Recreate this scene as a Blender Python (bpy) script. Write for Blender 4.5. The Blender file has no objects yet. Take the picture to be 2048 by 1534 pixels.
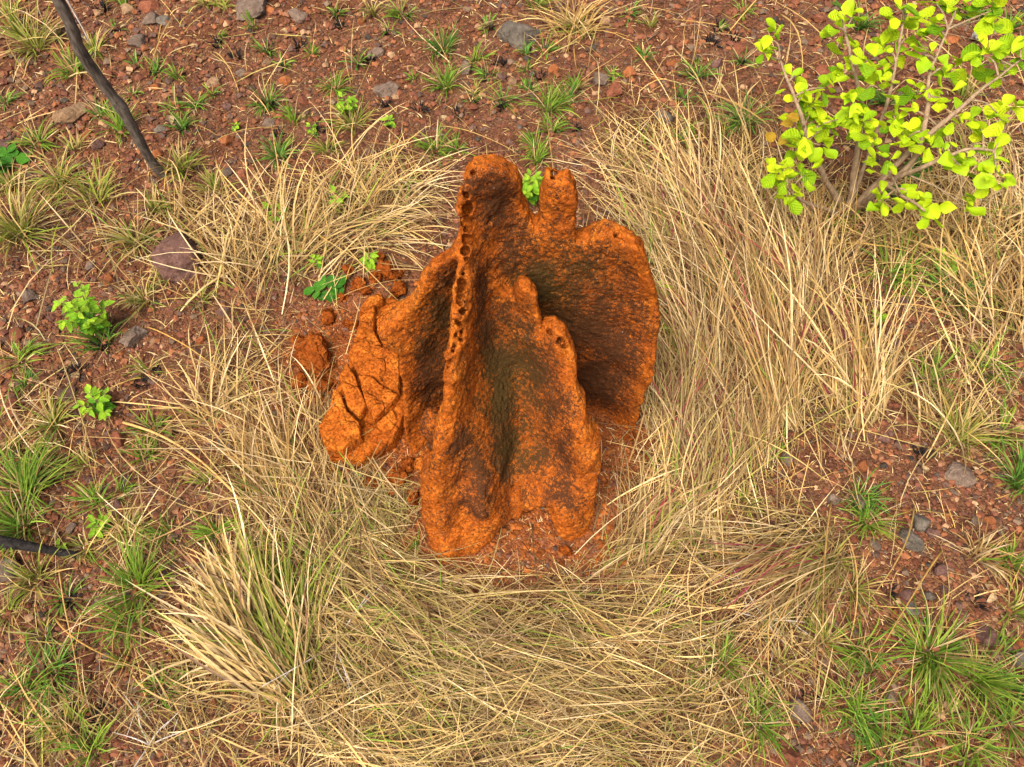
import bpy, math, random
import numpy as np
from mathutils import Matrix, Vector

random.seed(7)
rng = np.random.default_rng(11)
sc = bpy.context.scene
R = math.radians

# ------------------------------------------------------------------ camera
CAM_H, PITCH, FPX = 3.2, 60.0, 1422.0
cam_d = bpy.data.cameras.new('camera')
cam = bpy.data.objects.new('camera', cam_d)
sc.collection.objects.link(cam)
cam.location = (0, 0, CAM_H)
cam.rotation_euler = (R(90 - PITCH), 0, 0)
cam_d.sensor_fit = 'HORIZONTAL'
cam_d.angle = 2 * math.atan(1024 / FPX)
cam_d.clip_start, cam_d.clip_end = 0.05, 500
sc.camera = cam

# ------------------------------------------------------------------ light: bright overcast
world = bpy.data.worlds.new('World'); sc.world = world; world.use_nodes = True
wn = world.node_tree
bg = wn.nodes['Background']
sky = wn.nodes.new('ShaderNodeTexSky')
sky.sky_type = 'NISHITA'; sky.sun_disc = False
SUN_EL, SUN_AZ = R(60), R(-150)           # sun stands high behind thin cloud, behind the camera and a little left
sky.sun_elevation = SUN_EL; sky.sun_rotation = SUN_AZ
sky.air_density = 0.6; sky.dust_density = 8.0; sky.ozone_density = 0.0
wn.links.new(sky.outputs[0], bg.inputs[0]); bg.inputs[1].default_value = 0.15
sun_d = bpy.data.lights.new('sun', 'SUN'); sun = bpy.data.objects.new('sun', sun_d)
sc.collection.objects.link(sun)
sun_d.energy = 1.4; sun_d.angle = R(42); sun_d.color = (1, .95, .87)
sdir = Vector((math.sin(SUN_AZ) * math.cos(SUN_EL), math.cos(SUN_AZ) * math.cos(SUN_EL), math.sin(SUN_EL)))
sun.rotation_euler = sdir.to_track_quat('Z', 'Y').to_euler()
sun.location = (0, 0, 30)
vs = sc.view_settings
vs.view_transform = 'Standard'; vs.look = 'None'; vs.gamma = 1; vs.exposure = 0.95; vs.use_curve_mapping = False

# ------------------------------------------------------------------ geometry helpers
CP, SP = math.cos(R(PITCH)), math.sin(R(PITCH))
def ray(px, py):
    u = (np.asarray(px, float) - 1024) / FPX; v = (np.asarray(py, float) - 767) / FPX
    return u, CP - SP * v, -SP - CP * v
def at_z(px, py, z=0.0):
    a, b, c = ray(px, py); t = (z - CAM_H) / c
    return np.stack([a * t, b * t, CAM_H + c * t], -1)
def at_y(px, py, Y):
    a, b, c = ray(px, py); t = np.asarray(Y, float) / b
    return np.stack([a * t, b * t, CAM_H + c * t], -1)
def px_size(px, py):                       # metres that one photo pixel covers on the ground there
    p = at_z(px, py); return np.sqrt(p[..., 0]**2 + p[..., 1]**2 + CAM_H**2) / FPX * 1.0
def to_px(p):
    d = np.asarray(p, float) - np.array([0, 0, CAM_H])
    f = d[..., 1] * CP - d[..., 2] * SP; up = d[..., 1] * SP + d[..., 2] * CP
    return 1024 + FPX * d[..., 0] / f, 767 - FPX * up / f

def _hash(ix, iy, iz, s=0):
    h = (ix.astype(np.int64) * 374761393 + iy.astype(np.int64) * 668265263 + iz.astype(np.int64) * 2147483647 + s * 1274126177) & 0xffffffff
    h = ((h ^ (h >> 13)) * 1274126177) & 0xffffffff
    h = ((h ^ (h >> 16)) * 2246822519) & 0xffffffff
    return ((h ^ (h >> 15)) & 0xffffff) / float(0xffffff)
def vnoise(p, s=0):                        # value noise -1..1
    p = np.asarray(p, float); i = np.floor(p).astype(np.int64); f = p - i; f = f * f * (3 - 2 * f)
    r = 0
    for a in (0, 1):
        for b in (0, 1):
            for c in (0, 1):
                w = (f[..., 0] if a else 1 - f[..., 0]) * (f[..., 1] if b else 1 - f[..., 1]) * (f[..., 2] if c else 1 - f[..., 2])
                r = r + w * _hash(i[..., 0] + a, i[..., 1] + b, i[..., 2] + c, s)
    return r * 2 - 1
def fbm(p, o=4, s=0):
    r = 0; a = 1; t = 0
    for k in range(o):
        r = r + a * vnoise(np.asarray(p) * 2**k + 17.3 * k, s + k); t += a; a *= .5
    return r / t
def cells(p, s=0):                         # distance to nearest and second nearest feature point
    i = np.floor(p).astype(np.int64); f1 = np.full(p.shape[:-1], 9.); f2 = f1.copy()
    for a in (-1, 0, 1):
        for b in (-1, 0, 1):
            for c in (-1, 0, 1):
                j = i + np.array([a, b, c])
                q = [j[..., k] + _hash(j[..., 0], j[..., 1], j[..., 2], s + 31 * k) for k in range(3)]
                d = sum((q[k] - p[..., k])**2 for k in range(3))
                f2 = np.minimum(np.maximum(f1, d), f2); f1 = np.minimum(f1, d)
    return np.sqrt(f1), np.sqrt(f2)

def ground_z(x, y):
    x = np.asarray(x, float); y = np.asarray(y, float)
    q = np.stack([x, y, 0 * x], -1)
    z = .05 * fbm(q * .9, 3, 5) + .014 * fbm(q * 6, 3, 9)
    r2 = ((x - .02) / .75)**2 + ((y - 1.45) / .7)**2
    z = z * (1 - .6 * np.exp(-r2)) + .055 * np.exp(-r2 * 1.2)
    r3 = ((x + .85) / .35)**2 + ((y - 1.75) / .5)**2
    return z + .04 * np.exp(-r3)

def mesh_np(name, v, faces, mat=None, smooth=False, col=None, attrs=None):
    """faces: list of int arrays (n,3) or (n,4)"""
    me = bpy.data.meshes.new(name)
    v = np.ascontiguousarray(v, np.float32)
    fs = [np.asarray(f, np.int32) for f in faces if len(f)]
    loops = np.concatenate([f.ravel() for f in fs]); cnt = np.concatenate([np.full(len(f), f.shape[1], np.int32) for f in fs])
    start = np.concatenate([[0], np.cumsum(cnt)[:-1]]).astype(np.int32)
    me.vertices.add(len(v)); me.vertices.foreach_set('co', v.ravel())
    me.loops.add(len(loops)); me.loops.foreach_set('vertex_index', loops)
    me.polygons.add(len(cnt)); me.polygons.foreach_set('loop_start', start)
    me.update(calc_edges=True)
    me.polygons.foreach_set('use_smooth', np.full(len(cnt), smooth, bool))
    if col is not None:
        a = me.attributes.new('Col', 'FLOAT_COLOR', 'POINT')
        c = np.ones((len(v), 4), np.float32); c[:, :3] = np.clip(col, 0, 1); a.data.foreach_set('color', c.ravel())
    for k, val in (attrs or {}).items():
        a = me.attributes.new(k, 'FLOAT', 'POINT'); a.data.foreach_set('value', np.asarray(val, np.float32))
    if mat: me.materials.append(mat)
    me.validate()
    return me
def link(name, data, loc=(0, 0, 0), parent=None):
    o = bpy.data.objects.new(name, data); sc.collection.objects.link(o); o.location = loc
    if parent: o.parent = parent
    return o
def tag(o, label=None, cat=None, group=None, kind=None):
    if label: o['label'] = label
    if cat: o['category'] = cat
    if group: o['group'] = group
    if kind: o['kind'] = kind
    return o
def tube(pts, rad, n=8, noise=0.0, seed=0, cap=True):
    pts = np.asarray(pts, float); m = len(pts)
    rad = np.broadcast_to(np.asarray(rad, float), (m,))
    t = np.gradient(pts, axis=0); t /= np.linalg.norm(t, axis=1)[:, None] + 1e-9
    ref = np.array([0, 0, 1.]) if abs(t[0][2]) < .9 else np.array([1., 0, 0])
    u = np.cross(t, ref); u /= np.linalg.norm(u, axis=1)[:, None] + 1e-9; w = np.cross(t, u)
    a = np.linspace(0, 2 * np.pi, n, endpoint=False)
    v = pts[:, None] + rad[:, None, None] * (np.cos(a)[None, :, None] * u[:, None] + np.sin(a)[None, :, None] * w[:, None])
    if noise:
        nn = fbm(v * 14 + seed, 3, seed); c = v - pts[:, None]; v = pts[:, None] + c * (1 + noise * nn)[..., None]
    v = v.reshape(-1, 3)
    i, j = np.meshgrid(np.arange(m - 1), np.arange(n), indexing='ij'); j2 = (j + 1) % n
    q = np.stack([i * n + j, i * n + j2, (i + 1) * n + j2, (i + 1) * n + j], -1).reshape(-1, 4)
    v = np.concatenate([v, pts[:1], pts[-1:]])
    k = np.arange(n); a0 = np.stack([np.full(n, m * n), (k + 1) % n, k], -1); a1 = np.stack([np.full(n, m * n + 1), (m - 1) * n + k, (m - 1) * n + (k + 1) % n], -1)
    return v, q, np.concatenate([a0, a1])
def resample(pts, n):
    pts = np.asarray(pts, float); d = np.concatenate([[0], np.cumsum(np.linalg.norm(np.diff(pts, axis=0), axis=1))])
    s = np.linspace(0, d[-1], n)
    out = np.stack([np.interp(s, d, pts[:, k]) for k in range(pts.shape[1])], -1)
    for _ in range(2): out[1:-1] = (out[:-2] + 2 * out[1:-1] + out[2:]) / 4
    return out
def join_parts(parts):
    vs_, qs, ts = [], [], []; o = 0
    for v, q, t in parts:
        vs_.append(v); qs.append(q + o); ts.append(t + o); o += len(v)
    return np.concatenate(vs_), np.concatenate(qs), np.concatenate(ts)

# ------------------------------------------------------------------ materials
def new_mat(name, rough=.85):
    m = bpy.data.materials.new(name); m.use_nodes = True
    b = m.node_tree.nodes['Principled BSDF']; b.inputs['Roughness'].default_value = rough
    b.inputs['Specular IOR Level'].default_value = .12
    return m, m.node_tree, b
def N(nt, typ, **kw):
    n = nt.nodes.new(typ)
    for k, v in kw.items():
        if k in ('inp',):
            for kk, vv in v.items(): n.inputs[kk].default_value = vv
        else: setattr(n, k, v)
    return n
def ramp(nt, fac, stops):
    r = nt.nodes.new('ShaderNodeValToRGB'); e = r.color_ramp.elements
    while len(e) < len(stops): e.new(.5)
    for k, (p, c) in enumerate(stops):
        e[k].position = p; e[k].color = (*c, 1) if len(c) == 3 else c
    nt.links.new(fac, r.inputs[0]); return r.outputs[0]
def mixc(nt, fac, a, b, mode='MIX'):
    m = nt.nodes.new('ShaderNodeMix'); m.data_type = 'RGBA'; m.blend_type = mode
    for s, x in ((0, fac), (6, a), (7, b)):
        if isinstance(x, (int, float)): m.inputs[s].default_value = x
        elif isinstance(x, tuple): m.inputs[s].default_value = (*x, 1)
        else: nt.links.new(x, m.inputs[s])
    return m.outputs[2]
def mathn(nt, op, a, b=0.0, clamp=False):
    m = nt.nodes.new('ShaderNodeMath'); m.operation = op; m.use_clamp = clamp
    for s, x in ((0, a), (1, b)):
        if isinstance(x, (int, float)): m.inputs[s].default_value = x
        else: nt.links.new(x, m.inputs[s])
    return m.outputs[0]
def noise_n(nt, scale, detail=4, rough=.6, vec=None):
    n = N(nt, 'ShaderNodeTexNoise', inp={'Scale': scale, 'Detail': detail, 'Roughness': rough})
    if vec: nt.links.new(vec, n.inputs['Vector'])
    return n.outputs['Fac']
def bump(nt, b, h, strength=.5, dist=.01):
    n = nt.nodes.new('ShaderNodeBump'); n.inputs['Strength'].default_value = strength; n.inputs['Distance'].default_value = dist
    nt.links.new(h, n.inputs['Height']); nt.links.new(n.outputs[0], b.inputs['Normal'])

def mat_soil():
    m, nt, b = new_mat('red_soil', .95)
    tc = N(nt, 'ShaderNodeTexCoord').outputs['Object']
    big = noise_n(nt, 1.6, 5, .65, tc); mid = noise_n(nt, 14, 6, .7, tc); fine = noise_n(nt, 110, 4, .7, tc)
    c = ramp(nt, mid, [(.28, (.050, .021, .011)), (.5, (.118, .046, .021)), (.72, (.20, .086, .040))])
    c2 = ramp(nt, mid, [(.3, (.09, .043, .023)), (.7, (.205, .10, .052))])
    c = mixc(nt, ramp(nt, big, [(.42, (0, 0, 0)), (.62, (1, 1, 1))]), c, c2)
    clay = N(nt, 'ShaderNodeAttribute', attribute_name='clay').outputs['Fac']
    c = mixc(nt, clay, c, ramp(nt, mid, [(.3, (.15, .04, .012)), (.7, (.33, .10, .024))]))
    # tiny gravel grains, each with its own tone
    v = N(nt, 'ShaderNodeTexVoronoi', inp={'Scale': 120.0}); nt.links.new(tc, v.inputs['Vector'])
    sep = N(nt, 'ShaderNodeSeparateColor'); nt.links.new(v.outputs['Color'], sep.inputs[0])
    grain = ramp(nt, sep.outputs[0], [(.0, (.35, .35, .38)), (.45, (1, 1, 1)), (.9, (1.25, 1.2, 1.1)), (1., (2.2, 2.4, 2.5))])
    c = mixc(nt, .75, c, grain, 'MULTIPLY')
    # charcoal flecks from the burn
    ch = noise_n(nt, 5.5, 6, .75, tc)
    c = mixc(nt, ramp(nt, ch, [(.62, (0, 0, 0)), (.72, (.75, .75, .75))]), c, (.02, .016, .015))
    nt.links.new(c, b.inputs['Base Color'])
    h = mathn(nt, 'ADD', mathn(nt, 'MULTIPLY', v.outputs['Distance'], -.9), mathn(nt, 'ADD', mathn(nt, 'MULTIPLY', mid, 1.6), fine))
    bump(nt, b, h, .8, .012)
    return m
def mat_mound(name='termite_clay', lichen=True, tone=(.92, .9, .95)):
    m, nt, b = new_mat(name, 1.0); b.inputs['Specular IOR Level'].default_value = .02
    tc = N(nt, 'ShaderNodeTexCoord').outputs['Object']
    mid = noise_n(nt, 9, 6, .65, tc); fine = noise_n(nt, 70, 5, .7, tc); sand = noise_n(nt, 260, 2, .6, tc)
    c = ramp(nt, mid, [(.3, (.24, .058, .009)), (.5, (.37, .098, .012)), (.7, (.50, .165, .020))])
    c = mixc(nt, .85, c, ramp(nt, fine, [(.3, (.45, .4, .36)), (.5, (1, 1, 1)), (.7, (1.35, 1.3, 1.25))]), 'MULTIPLY')
    pel = N(nt, 'ShaderNodeTexVoronoi', inp={'Scale': 88.0}); nt.links.new(tc, pel.inputs['Vector']); psep = N(nt, 'ShaderNodeSeparateColor'); nt.links.new(pel.outputs['Color'], psep.inputs[0])
    c = mixc(nt, .7, c, ramp(nt, psep.outputs[0], [(0, (.5, .46, .42)), (.5, (1, 1, 1)), (1, (1.4, 1.4, 1.35))]), 'MULTIPLY')
    c = mixc(nt, .6, c, ramp(nt, noise_n(nt, 170, 3, .75, tc), [(.32, (.45, .4, .36)), (.5, (1, 1, 1)), (.68, (1.35, 1.32, 1.3))]), 'MULTIPLY')
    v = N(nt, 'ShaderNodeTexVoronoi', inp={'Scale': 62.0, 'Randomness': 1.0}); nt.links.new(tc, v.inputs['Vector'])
    if lichen:
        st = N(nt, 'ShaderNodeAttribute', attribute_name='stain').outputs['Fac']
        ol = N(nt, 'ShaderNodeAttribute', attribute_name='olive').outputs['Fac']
        # the dark crust is patchy: eaten through by grain, with shade painted in between the nodules
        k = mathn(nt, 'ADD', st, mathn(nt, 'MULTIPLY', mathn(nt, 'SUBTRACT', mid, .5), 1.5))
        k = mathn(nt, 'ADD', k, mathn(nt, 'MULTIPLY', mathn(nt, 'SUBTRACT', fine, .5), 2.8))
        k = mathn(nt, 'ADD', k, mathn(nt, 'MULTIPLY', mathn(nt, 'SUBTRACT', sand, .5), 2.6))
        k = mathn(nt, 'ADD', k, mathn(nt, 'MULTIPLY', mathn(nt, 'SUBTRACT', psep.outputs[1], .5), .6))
        k = mathn(nt, 'ADD', k, mathn(nt, 'MULTIPLY', mathn(nt, 'SUBTRACT', v.outputs['Distance'], .45), .45))  # crevice shade put into the colour: nodule gaps darker, tops lighter
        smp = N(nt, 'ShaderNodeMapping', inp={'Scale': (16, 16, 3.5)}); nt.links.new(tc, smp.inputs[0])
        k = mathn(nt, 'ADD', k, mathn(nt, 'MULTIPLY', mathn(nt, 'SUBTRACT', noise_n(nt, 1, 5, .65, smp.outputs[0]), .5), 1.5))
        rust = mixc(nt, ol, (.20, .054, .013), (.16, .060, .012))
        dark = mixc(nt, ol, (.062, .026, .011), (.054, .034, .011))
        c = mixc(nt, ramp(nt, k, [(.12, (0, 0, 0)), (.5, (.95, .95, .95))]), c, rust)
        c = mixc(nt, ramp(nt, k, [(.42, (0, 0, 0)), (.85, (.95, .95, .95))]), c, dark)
        w = noise_n(nt, 150, 2, .5, tc)
        c = mixc(nt, ramp(nt, w, [(.735, (0, 0, 0)), (.76, (.6, .6, .6))]), c, (.5, .42, .33))
    nt.links.new(c, b.inputs['Base Color'])
    h = mathn(nt, 'ADD', mathn(nt, 'MULTIPLY', mathn(nt, 'ADD', v.outputs['Distance'], mathn(nt, 'MULTIPLY', pel.outputs['Distance'], .8)), -.8), mathn(nt, 'ADD', mathn(nt, 'MULTIPLY', fine, 1.2), mathn(nt, 'MULTIPLY', sand, .9)))
    if not lichen:
        c = mixc(nt, 1.0, c, tone, 'MULTIPLY'); nt.links.new(c, b.inputs['Base Color'])
        e = N(nt, 'ShaderNodeTexVoronoi', feature='DISTANCE_TO_EDGE', inp={'Scale': 5.5}); ms = N(nt, 'ShaderNodeVectorMath', operation='ADD'); nn = N(nt, 'ShaderNodeTexNoise', inp={'Scale': 9.0, 'Detail': 4.0})
        nt.links.new(tc, nn.inputs['Vector']); sv = N(nt, 'ShaderNodeVectorMath', operation='SCALE'); sv.inputs['Scale'].default_value = .1; nt.links.new(nn.outputs['Color'], sv.inputs[0])
        nt.links.new(tc, ms.inputs[0]); nt.links.new(sv.outputs[0], ms.inputs[1]); nt.links.new(ms.outputs[0], e.inputs['Vector'])
        h = mathn(nt, 'ADD', h, ramp(nt, e.outputs['Distance'], [(0, (0, 0, 0)), (.045, (2.5, 2.5, 2.5))]))
    if not lichen:                                     # fallen pieces show the gallery pores
        p = N(nt, 'ShaderNodeTexVoronoi', inp={'Scale': 60.0}); nt.links.new(tc, p.inputs['Vector'])
        pore = ramp(nt, p.outputs['Distance'], [(.16, (0, 0, 0)), (.26, (1, 1, 1))])
        h = mathn(nt, 'ADD', h, mathn(nt, 'MULTIPLY', pore, 1.2))
    bump(nt, b, h, .75, .007)
    return m
def mat_blade(name, rough=.6, trans=.25):
    m, nt, b = new_mat(name, rough)
    a = N(nt, 'ShaderNodeAttribute', attribute_name='Col').outputs['Color']
    tc = N(nt, 'ShaderNodeTexCoord').outputs['Object']
    c = mixc(nt, .5, a, ramp(nt, noise_n(nt, 60, 3, .6, tc), [(.3, (.6, .58, .55)), (.7, (1.2, 1.2, 1.2))]), 'MULTIPLY')
    nt.links.new(c, b.inputs['Base Color'])
    t = N(nt, 'ShaderNodeBsdfTranslucent'); nt.links.new(c, t.inputs[0])
    mx = N(nt, 'ShaderNodeMixShader'); mx.inputs[0].default_value = trans
    out = nt.nodes['Material Output']
    nt.links.new(b.outputs[0], mx.inputs[1]); nt.links.new(t.outputs[0], mx.inputs[2]); nt.links.new(mx.outputs[0], out.inputs[0])
    return m
def mat_leaf(name, c1, c2, trans=.35):
    m, nt, b = new_mat(name, .5)
    tc = N(nt, 'ShaderNodeTexCoord').outputs['Object']
    oi = N(nt, 'ShaderNodeObjectInfo').outputs['Random']
    k = mathn(nt, 'ADD', mathn(nt, 'MULTIPLY', oi, .6), mathn(nt, 'MULTIPLY', noise_n(nt, 25, 3, .6, tc), .4))
    c = ramp(nt, k, [(.2, c1), (.75, c2)])
    # side veins running obliquely from the midrib
    sp_ = N(nt, 'ShaderNodeSeparateXYZ'); nt.links.new(tc, sp_.inputs[0]); ay_ = mathn(nt, 'ABSOLUTE', sp_.outputs[1])
    vein = mathn(nt, 'SINE', mathn(nt, 'MULTIPLY', mathn(nt, 'SUBTRACT', sp_.outputs[0], mathn(nt, 'MULTIPLY', ay_, .9)), 46.0))
    c = mixc(nt, .35, c, ramp(nt, vein, [(.0, (.62, .7, .55)), (.55, (1.08, 1.06, 1.05))]), 'MULTIPLY')
    c = mixc(nt, .6, c, ramp(nt, ay_, [(.0, (1.35, 1.3, 1.5)), (.03, (1, 1, 1))]), 'MULTIPLY')
    c = mixc(nt, .55, c, ramp(nt, noise_n(nt, 5, 4, .6, tc), [(.3, (.8, .84, .7)), (.6, (1.2, 1.15, 1.05))]), 'MULTIPLY')
    nt.links.new(c, b.inputs['Base Color'])
    bump(nt, b, vein, .4, .03)
    t = N(nt, 'ShaderNodeBsdfTranslucent'); nt.links.new(c, t.inputs[0])
    mx = N(nt, 'ShaderNodeMixShader'); mx.inputs[0].default_value = trans
    nt.links.new(b.outputs[0], mx.inputs[1]); nt.links.new(t.outputs[0], mx.inputs[2]); nt.links.new(mx.outputs[0], nt.nodes['Material Output'].inputs[0])
    return m
def mat_rock(name, c1, c2, c3, sc_=1.0):
    m, nt, b = new_mat(name, .85)
    tc = N(nt, 'ShaderNodeTexCoord').outputs['Object']
    oi = N(nt, 'ShaderNodeObjectInfo')
    add = N(nt, 'ShaderNodeVectorMath', operation='ADD'); nt.links.new(tc, add.inputs[0]); nt.links.new(oi.outputs['Location'], add.inputs[1])
    vec = add.outputs[0]
    a = noise_n(nt, 18 * sc_, 6, .7, vec); f = noise_n(nt, 120 * sc_, 4, .7, vec)
    c = ramp(nt, a, [(.3, c1), (.5, c2), (.7, c3)])
    c = mixc(nt, .6, c, ramp(nt, f, [(.3, (.5, .5, .5)), (.65, (1.25, 1.25, 1.25))]), 'MULTIPLY')
    c = mixc(nt, .5, c, ramp(nt, oi.outputs['Random'], [(0, (.65, .65, .65)), (1, (1.25, 1.2, 1.15))]), 'MULTIPLY')
    nt.links.new(c, b.inputs['Base Color'])
    bump(nt, b, mathn(nt, 'ADD', a, f), .7, .012)
    return m
def mat_bark(name, c1, c2):
    m, nt, b = new_mat(name, .9)
    tc = N(nt, 'ShaderNodeTexCoord').outputs['Object']
    mp = N(nt, 'ShaderNodeMapping', inp={'Scale': (60, 60, 12)}); nt.links.new(tc, mp.inputs[0])
    a = noise_n(nt, 1, 6, .7, mp.outputs[0]); f = noise_n(nt, 30, 4, .6, tc)
    c = ramp(nt, a, [(.35, c1), (.65, c2)])
    c = mixc(nt, .5, c, ramp(nt, f, [(.3, (.6, .6, .6)), (.7, (1.3, 1.3, 1.3))]), 'MULTIPLY')
    nt.links.new(c, b.inputs['Base Color']); bump(nt, b, a, .9, .008)
    return m

M_SOIL = mat_soil()
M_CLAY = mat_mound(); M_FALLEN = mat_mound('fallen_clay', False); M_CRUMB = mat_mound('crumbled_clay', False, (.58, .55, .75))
M_STRAW = mat_blade('dry_straw', .65, .22); M_GRASS = mat_blade('green_grass', .5, .3); M_CHAR = mat_blade('burnt_stubble', .9, 0.0)
ROCKS = {
    'reddish brown': mat_rock('rock_red', (.10, .035, .02), (.20, .07, .035), (.28, .12, .07)),
    'rusty orange': mat_rock('rock_orange', (.17, .055, .02), (.29, .10, .035), (.36, .15, .06)),
    'grey brown': mat_rock('rock_grey', (.08, .055, .04), (.155, .11, .08), (.23, .175, .13)),
    'dusky purple': mat_rock('rock_purple', (.07, .038, .030), (.13, .068, .052), (.20, .115, .09)),
    'slate grey': mat_rock('rock_slate', (.06, .05, .038), (.125, .105, .08), (.20, .17, .13)),
    'tan': mat_rock('rock_tan', (.16, .09, .045), (.26, .16, .085), (.34, .23, .13)),
}
M_SHRUB = [mat_leaf('leaf_lime', (.26, .44, .010), (.46, .62, .013)), mat_leaf('leaf_yellow', (.42, .57, .012), (.60, .71, .02)), mat_leaf('leaf_mid', (.14, .30, .010), (.30, .48, .012))]
M_SEED = [mat_leaf('seedling_bright', (.20, .42, .025), (.38, .58, .04)), mat_leaf('seedling_green', (.08, .26, .02), (.18, .40, .03))]
M_DARKLEAF = mat_leaf('leaf_dark', (.03, .13, .012), (.07, .22, .02), .25)
M_AUTUMN = mat_leaf('leaf_ochre', (.36, .22, .02), (.52, .36, .04))
M_DEAD = mat_leaf('leaf_dead', (.22, .13, .06), (.46, .33, .19), .1)
M_BARK = mat_bark('grey_bark', (.035, .027, .02), (.14, .115, .09))
M_CHARBARK = mat_bark('charred_bark', (.008, .007, .006), (.035, .03, .027))
M_TWIG = mat_bark('brown_bark', (.19, .125, .07), (.36, .26, .16))

# ------------------------------------------------------------------ ground
def axis(lo, hi, step, far, n):
    inner = np.arange(lo, hi + step / 2, step); g = np.geomspace(step, far, n)
    return np.concatenate([(lo - np.cumsum(g))[::-1], inner, hi + np.cumsum(g)])
gx, gy = axis(-5.2, 5.2, .024, 40, 22), axis(-.4, 6.6, .024, 40, 22)
GX, GY = np.meshgrid(gx, gy, indexing='ij')
GZ = ground_z(GX, GY)
inner = np.exp(-np.maximum(0, np.maximum(np.abs(GX) - 5.2, np.maximum(GY - 6.6, -.4 - GY)))**2)
q = np.stack([GX, GY, 0 * GX], -1)
GZ = GZ + inner * (.006 * fbm(q * 26, 3, 3))
clay = np.exp(-(((GX - .02) / .85)**2 + ((GY - 1.45) / .75)**2)**2) * .9 + .8 * np.exp(-(((GX + .8) / .5)**2 + ((GY - 1.95) / .55)**2)**2)
clay = np.clip(clay + .35 * fbm(q * 3, 3, 12) * (clay > .02), 0, 1)
v = np.stack([GX, GY, GZ], -1).reshape(-1, 3)
ni, nj = len(gx), len(gy)
i, j = np.meshgrid(np.arange(ni - 1), np.arange(nj - 1), indexing='ij')
fq = np.stack([i * nj + j, (i + 1) * nj + j, (i + 1) * nj + j + 1, i * nj + j + 1], -1).reshape(-1, 4)
tag(link('ground', mesh_np('ground', v, [fq], M_SOIL, True, attrs={'clay': clay.ravel()})), 'stony red soil of the hillside', kind='structure')

# ------------------------------------------------------------------ termite mound (implicit solid, meshed with surface nets)
VX = .0062
X0, X1, Y0, Y1, Z0, Z1 = -.66, .72, .80, 1.98, -.10, 1.80
ax, ay, az_ = np.arange(X0, X1, VX), np.arange(Y0, Y1, VX), np.arange(Z0, Z1, VX)
XX, ZZ = np.meshgrid(ax, az_, indexing='ij')
def smin(a, b, k):
    h = np.clip(.5 + .5 * (b - a) / k, 0, 1); return b * (1 - h) + a * h - k * h * (1 - h)
def smax(a, b, k): return -smin(-a, -b, k)
def poly_sdf(P, x, z):
    P = np.asarray(P, float); d = np.full(x.shape, 1e9); s = np.ones(x.shape)
    for k in range(len(P)):
        a, b = P[k], P[k - 1]; e = b - a; wx, wz = x - a[0], z - a[1]
        t = np.clip((wx * e[0] + wz * e[1]) / (e @ e + 1e-12), 0, 1)
        d = np.minimum(d, (wx - e[0] * t)**2 + (wz - e[1] * t)**2)
        c1, c2, c3 = z >= a[1], z < b[1], e[0] * wz > e[1] * wx
        s = np.where((c1 & c2 & c3) | (~c1 & ~c2 & ~c3), -s, s)
    return s * np.sqrt(d)
def tps(C, x, z, lam=1.2e-3):
    C = np.asarray(C, float); n = len(C)
    U = lambda r2: .5 * r2 * np.log(r2 + 1e-9)
    r2 = (C[:, None, 0] - C[None, :, 0])**2 + (C[:, None, 1] - C[None, :, 1])**2
    A = np.zeros((n + 3, n + 3)); A[:n, :n] = U(r2) + lam * np.eye(n); A[:n, n] = 1; A[:n, n + 1:] = C[:, :2]; A[n:, :n] = A[:n, n:].T
    w = np.linalg.solve(A, np.concatenate([C[:, 2], [0, 0, 0]]))
    r = w[n] + w[n + 1] * x + w[n + 2] * z
    for k in range(n): r = r + w[k] * U((x - C[k, 0])**2 + (z - C[k, 1])**2)
    return r
def relief(outline, controls, thick, extra=(), k=.035, warp=.006, back=.06, rim=None):
    """solid whose face towards the camera is a smooth sheet through the controls and whose rim is the outline"""
    o = np.array(outline, float); c = np.array(list(outline)[:rim] + list(controls), float)
    po = at_y(o[:, 0], o[:, 1], o[:, 2] + back); pc = at_y(c[:, 0], c[:, 1], c[:, 2])
    poly = [(p[0], p[2]) for p in po] + list(extra)
    w = np.stack([XX, ZZ, 0 * XX], -1)
    d2 = poly_sdf(poly, XX + warp * fbm(w * 24, 3, 2), ZZ + warp * fbm(w * 24, 3, 4)) - .006
    yf = tps(np.stack([pc[:, 0], pc[:, 2], pc[:, 1]], -1), XX, ZZ)
    yf = np.clip(yf, Y0 + .05, Y1 - .1)
    yf = yf + .02 * fbm(w * np.array([9, 5, 1]), 4, 21)
    gx_, gz_ = np.gradient(yf, VX); g = np.sqrt(1 + np.clip(gx_**2 + gz_**2, 0, 9)).astype(np.float32)
    yb = yf + thick(XX, ZZ, d2)
    y = ay[None, :, None].astype(np.float32)
    f = (yf[:, None, :].astype(np.float32) - y) / g[:, None, :]
    b = (y - yb[:, None, :].astype(np.float32)) / g[:, None, :]
    return smax(smax(f, b, .04), d2[:, None, :].astype(np.float32), k)

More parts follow.
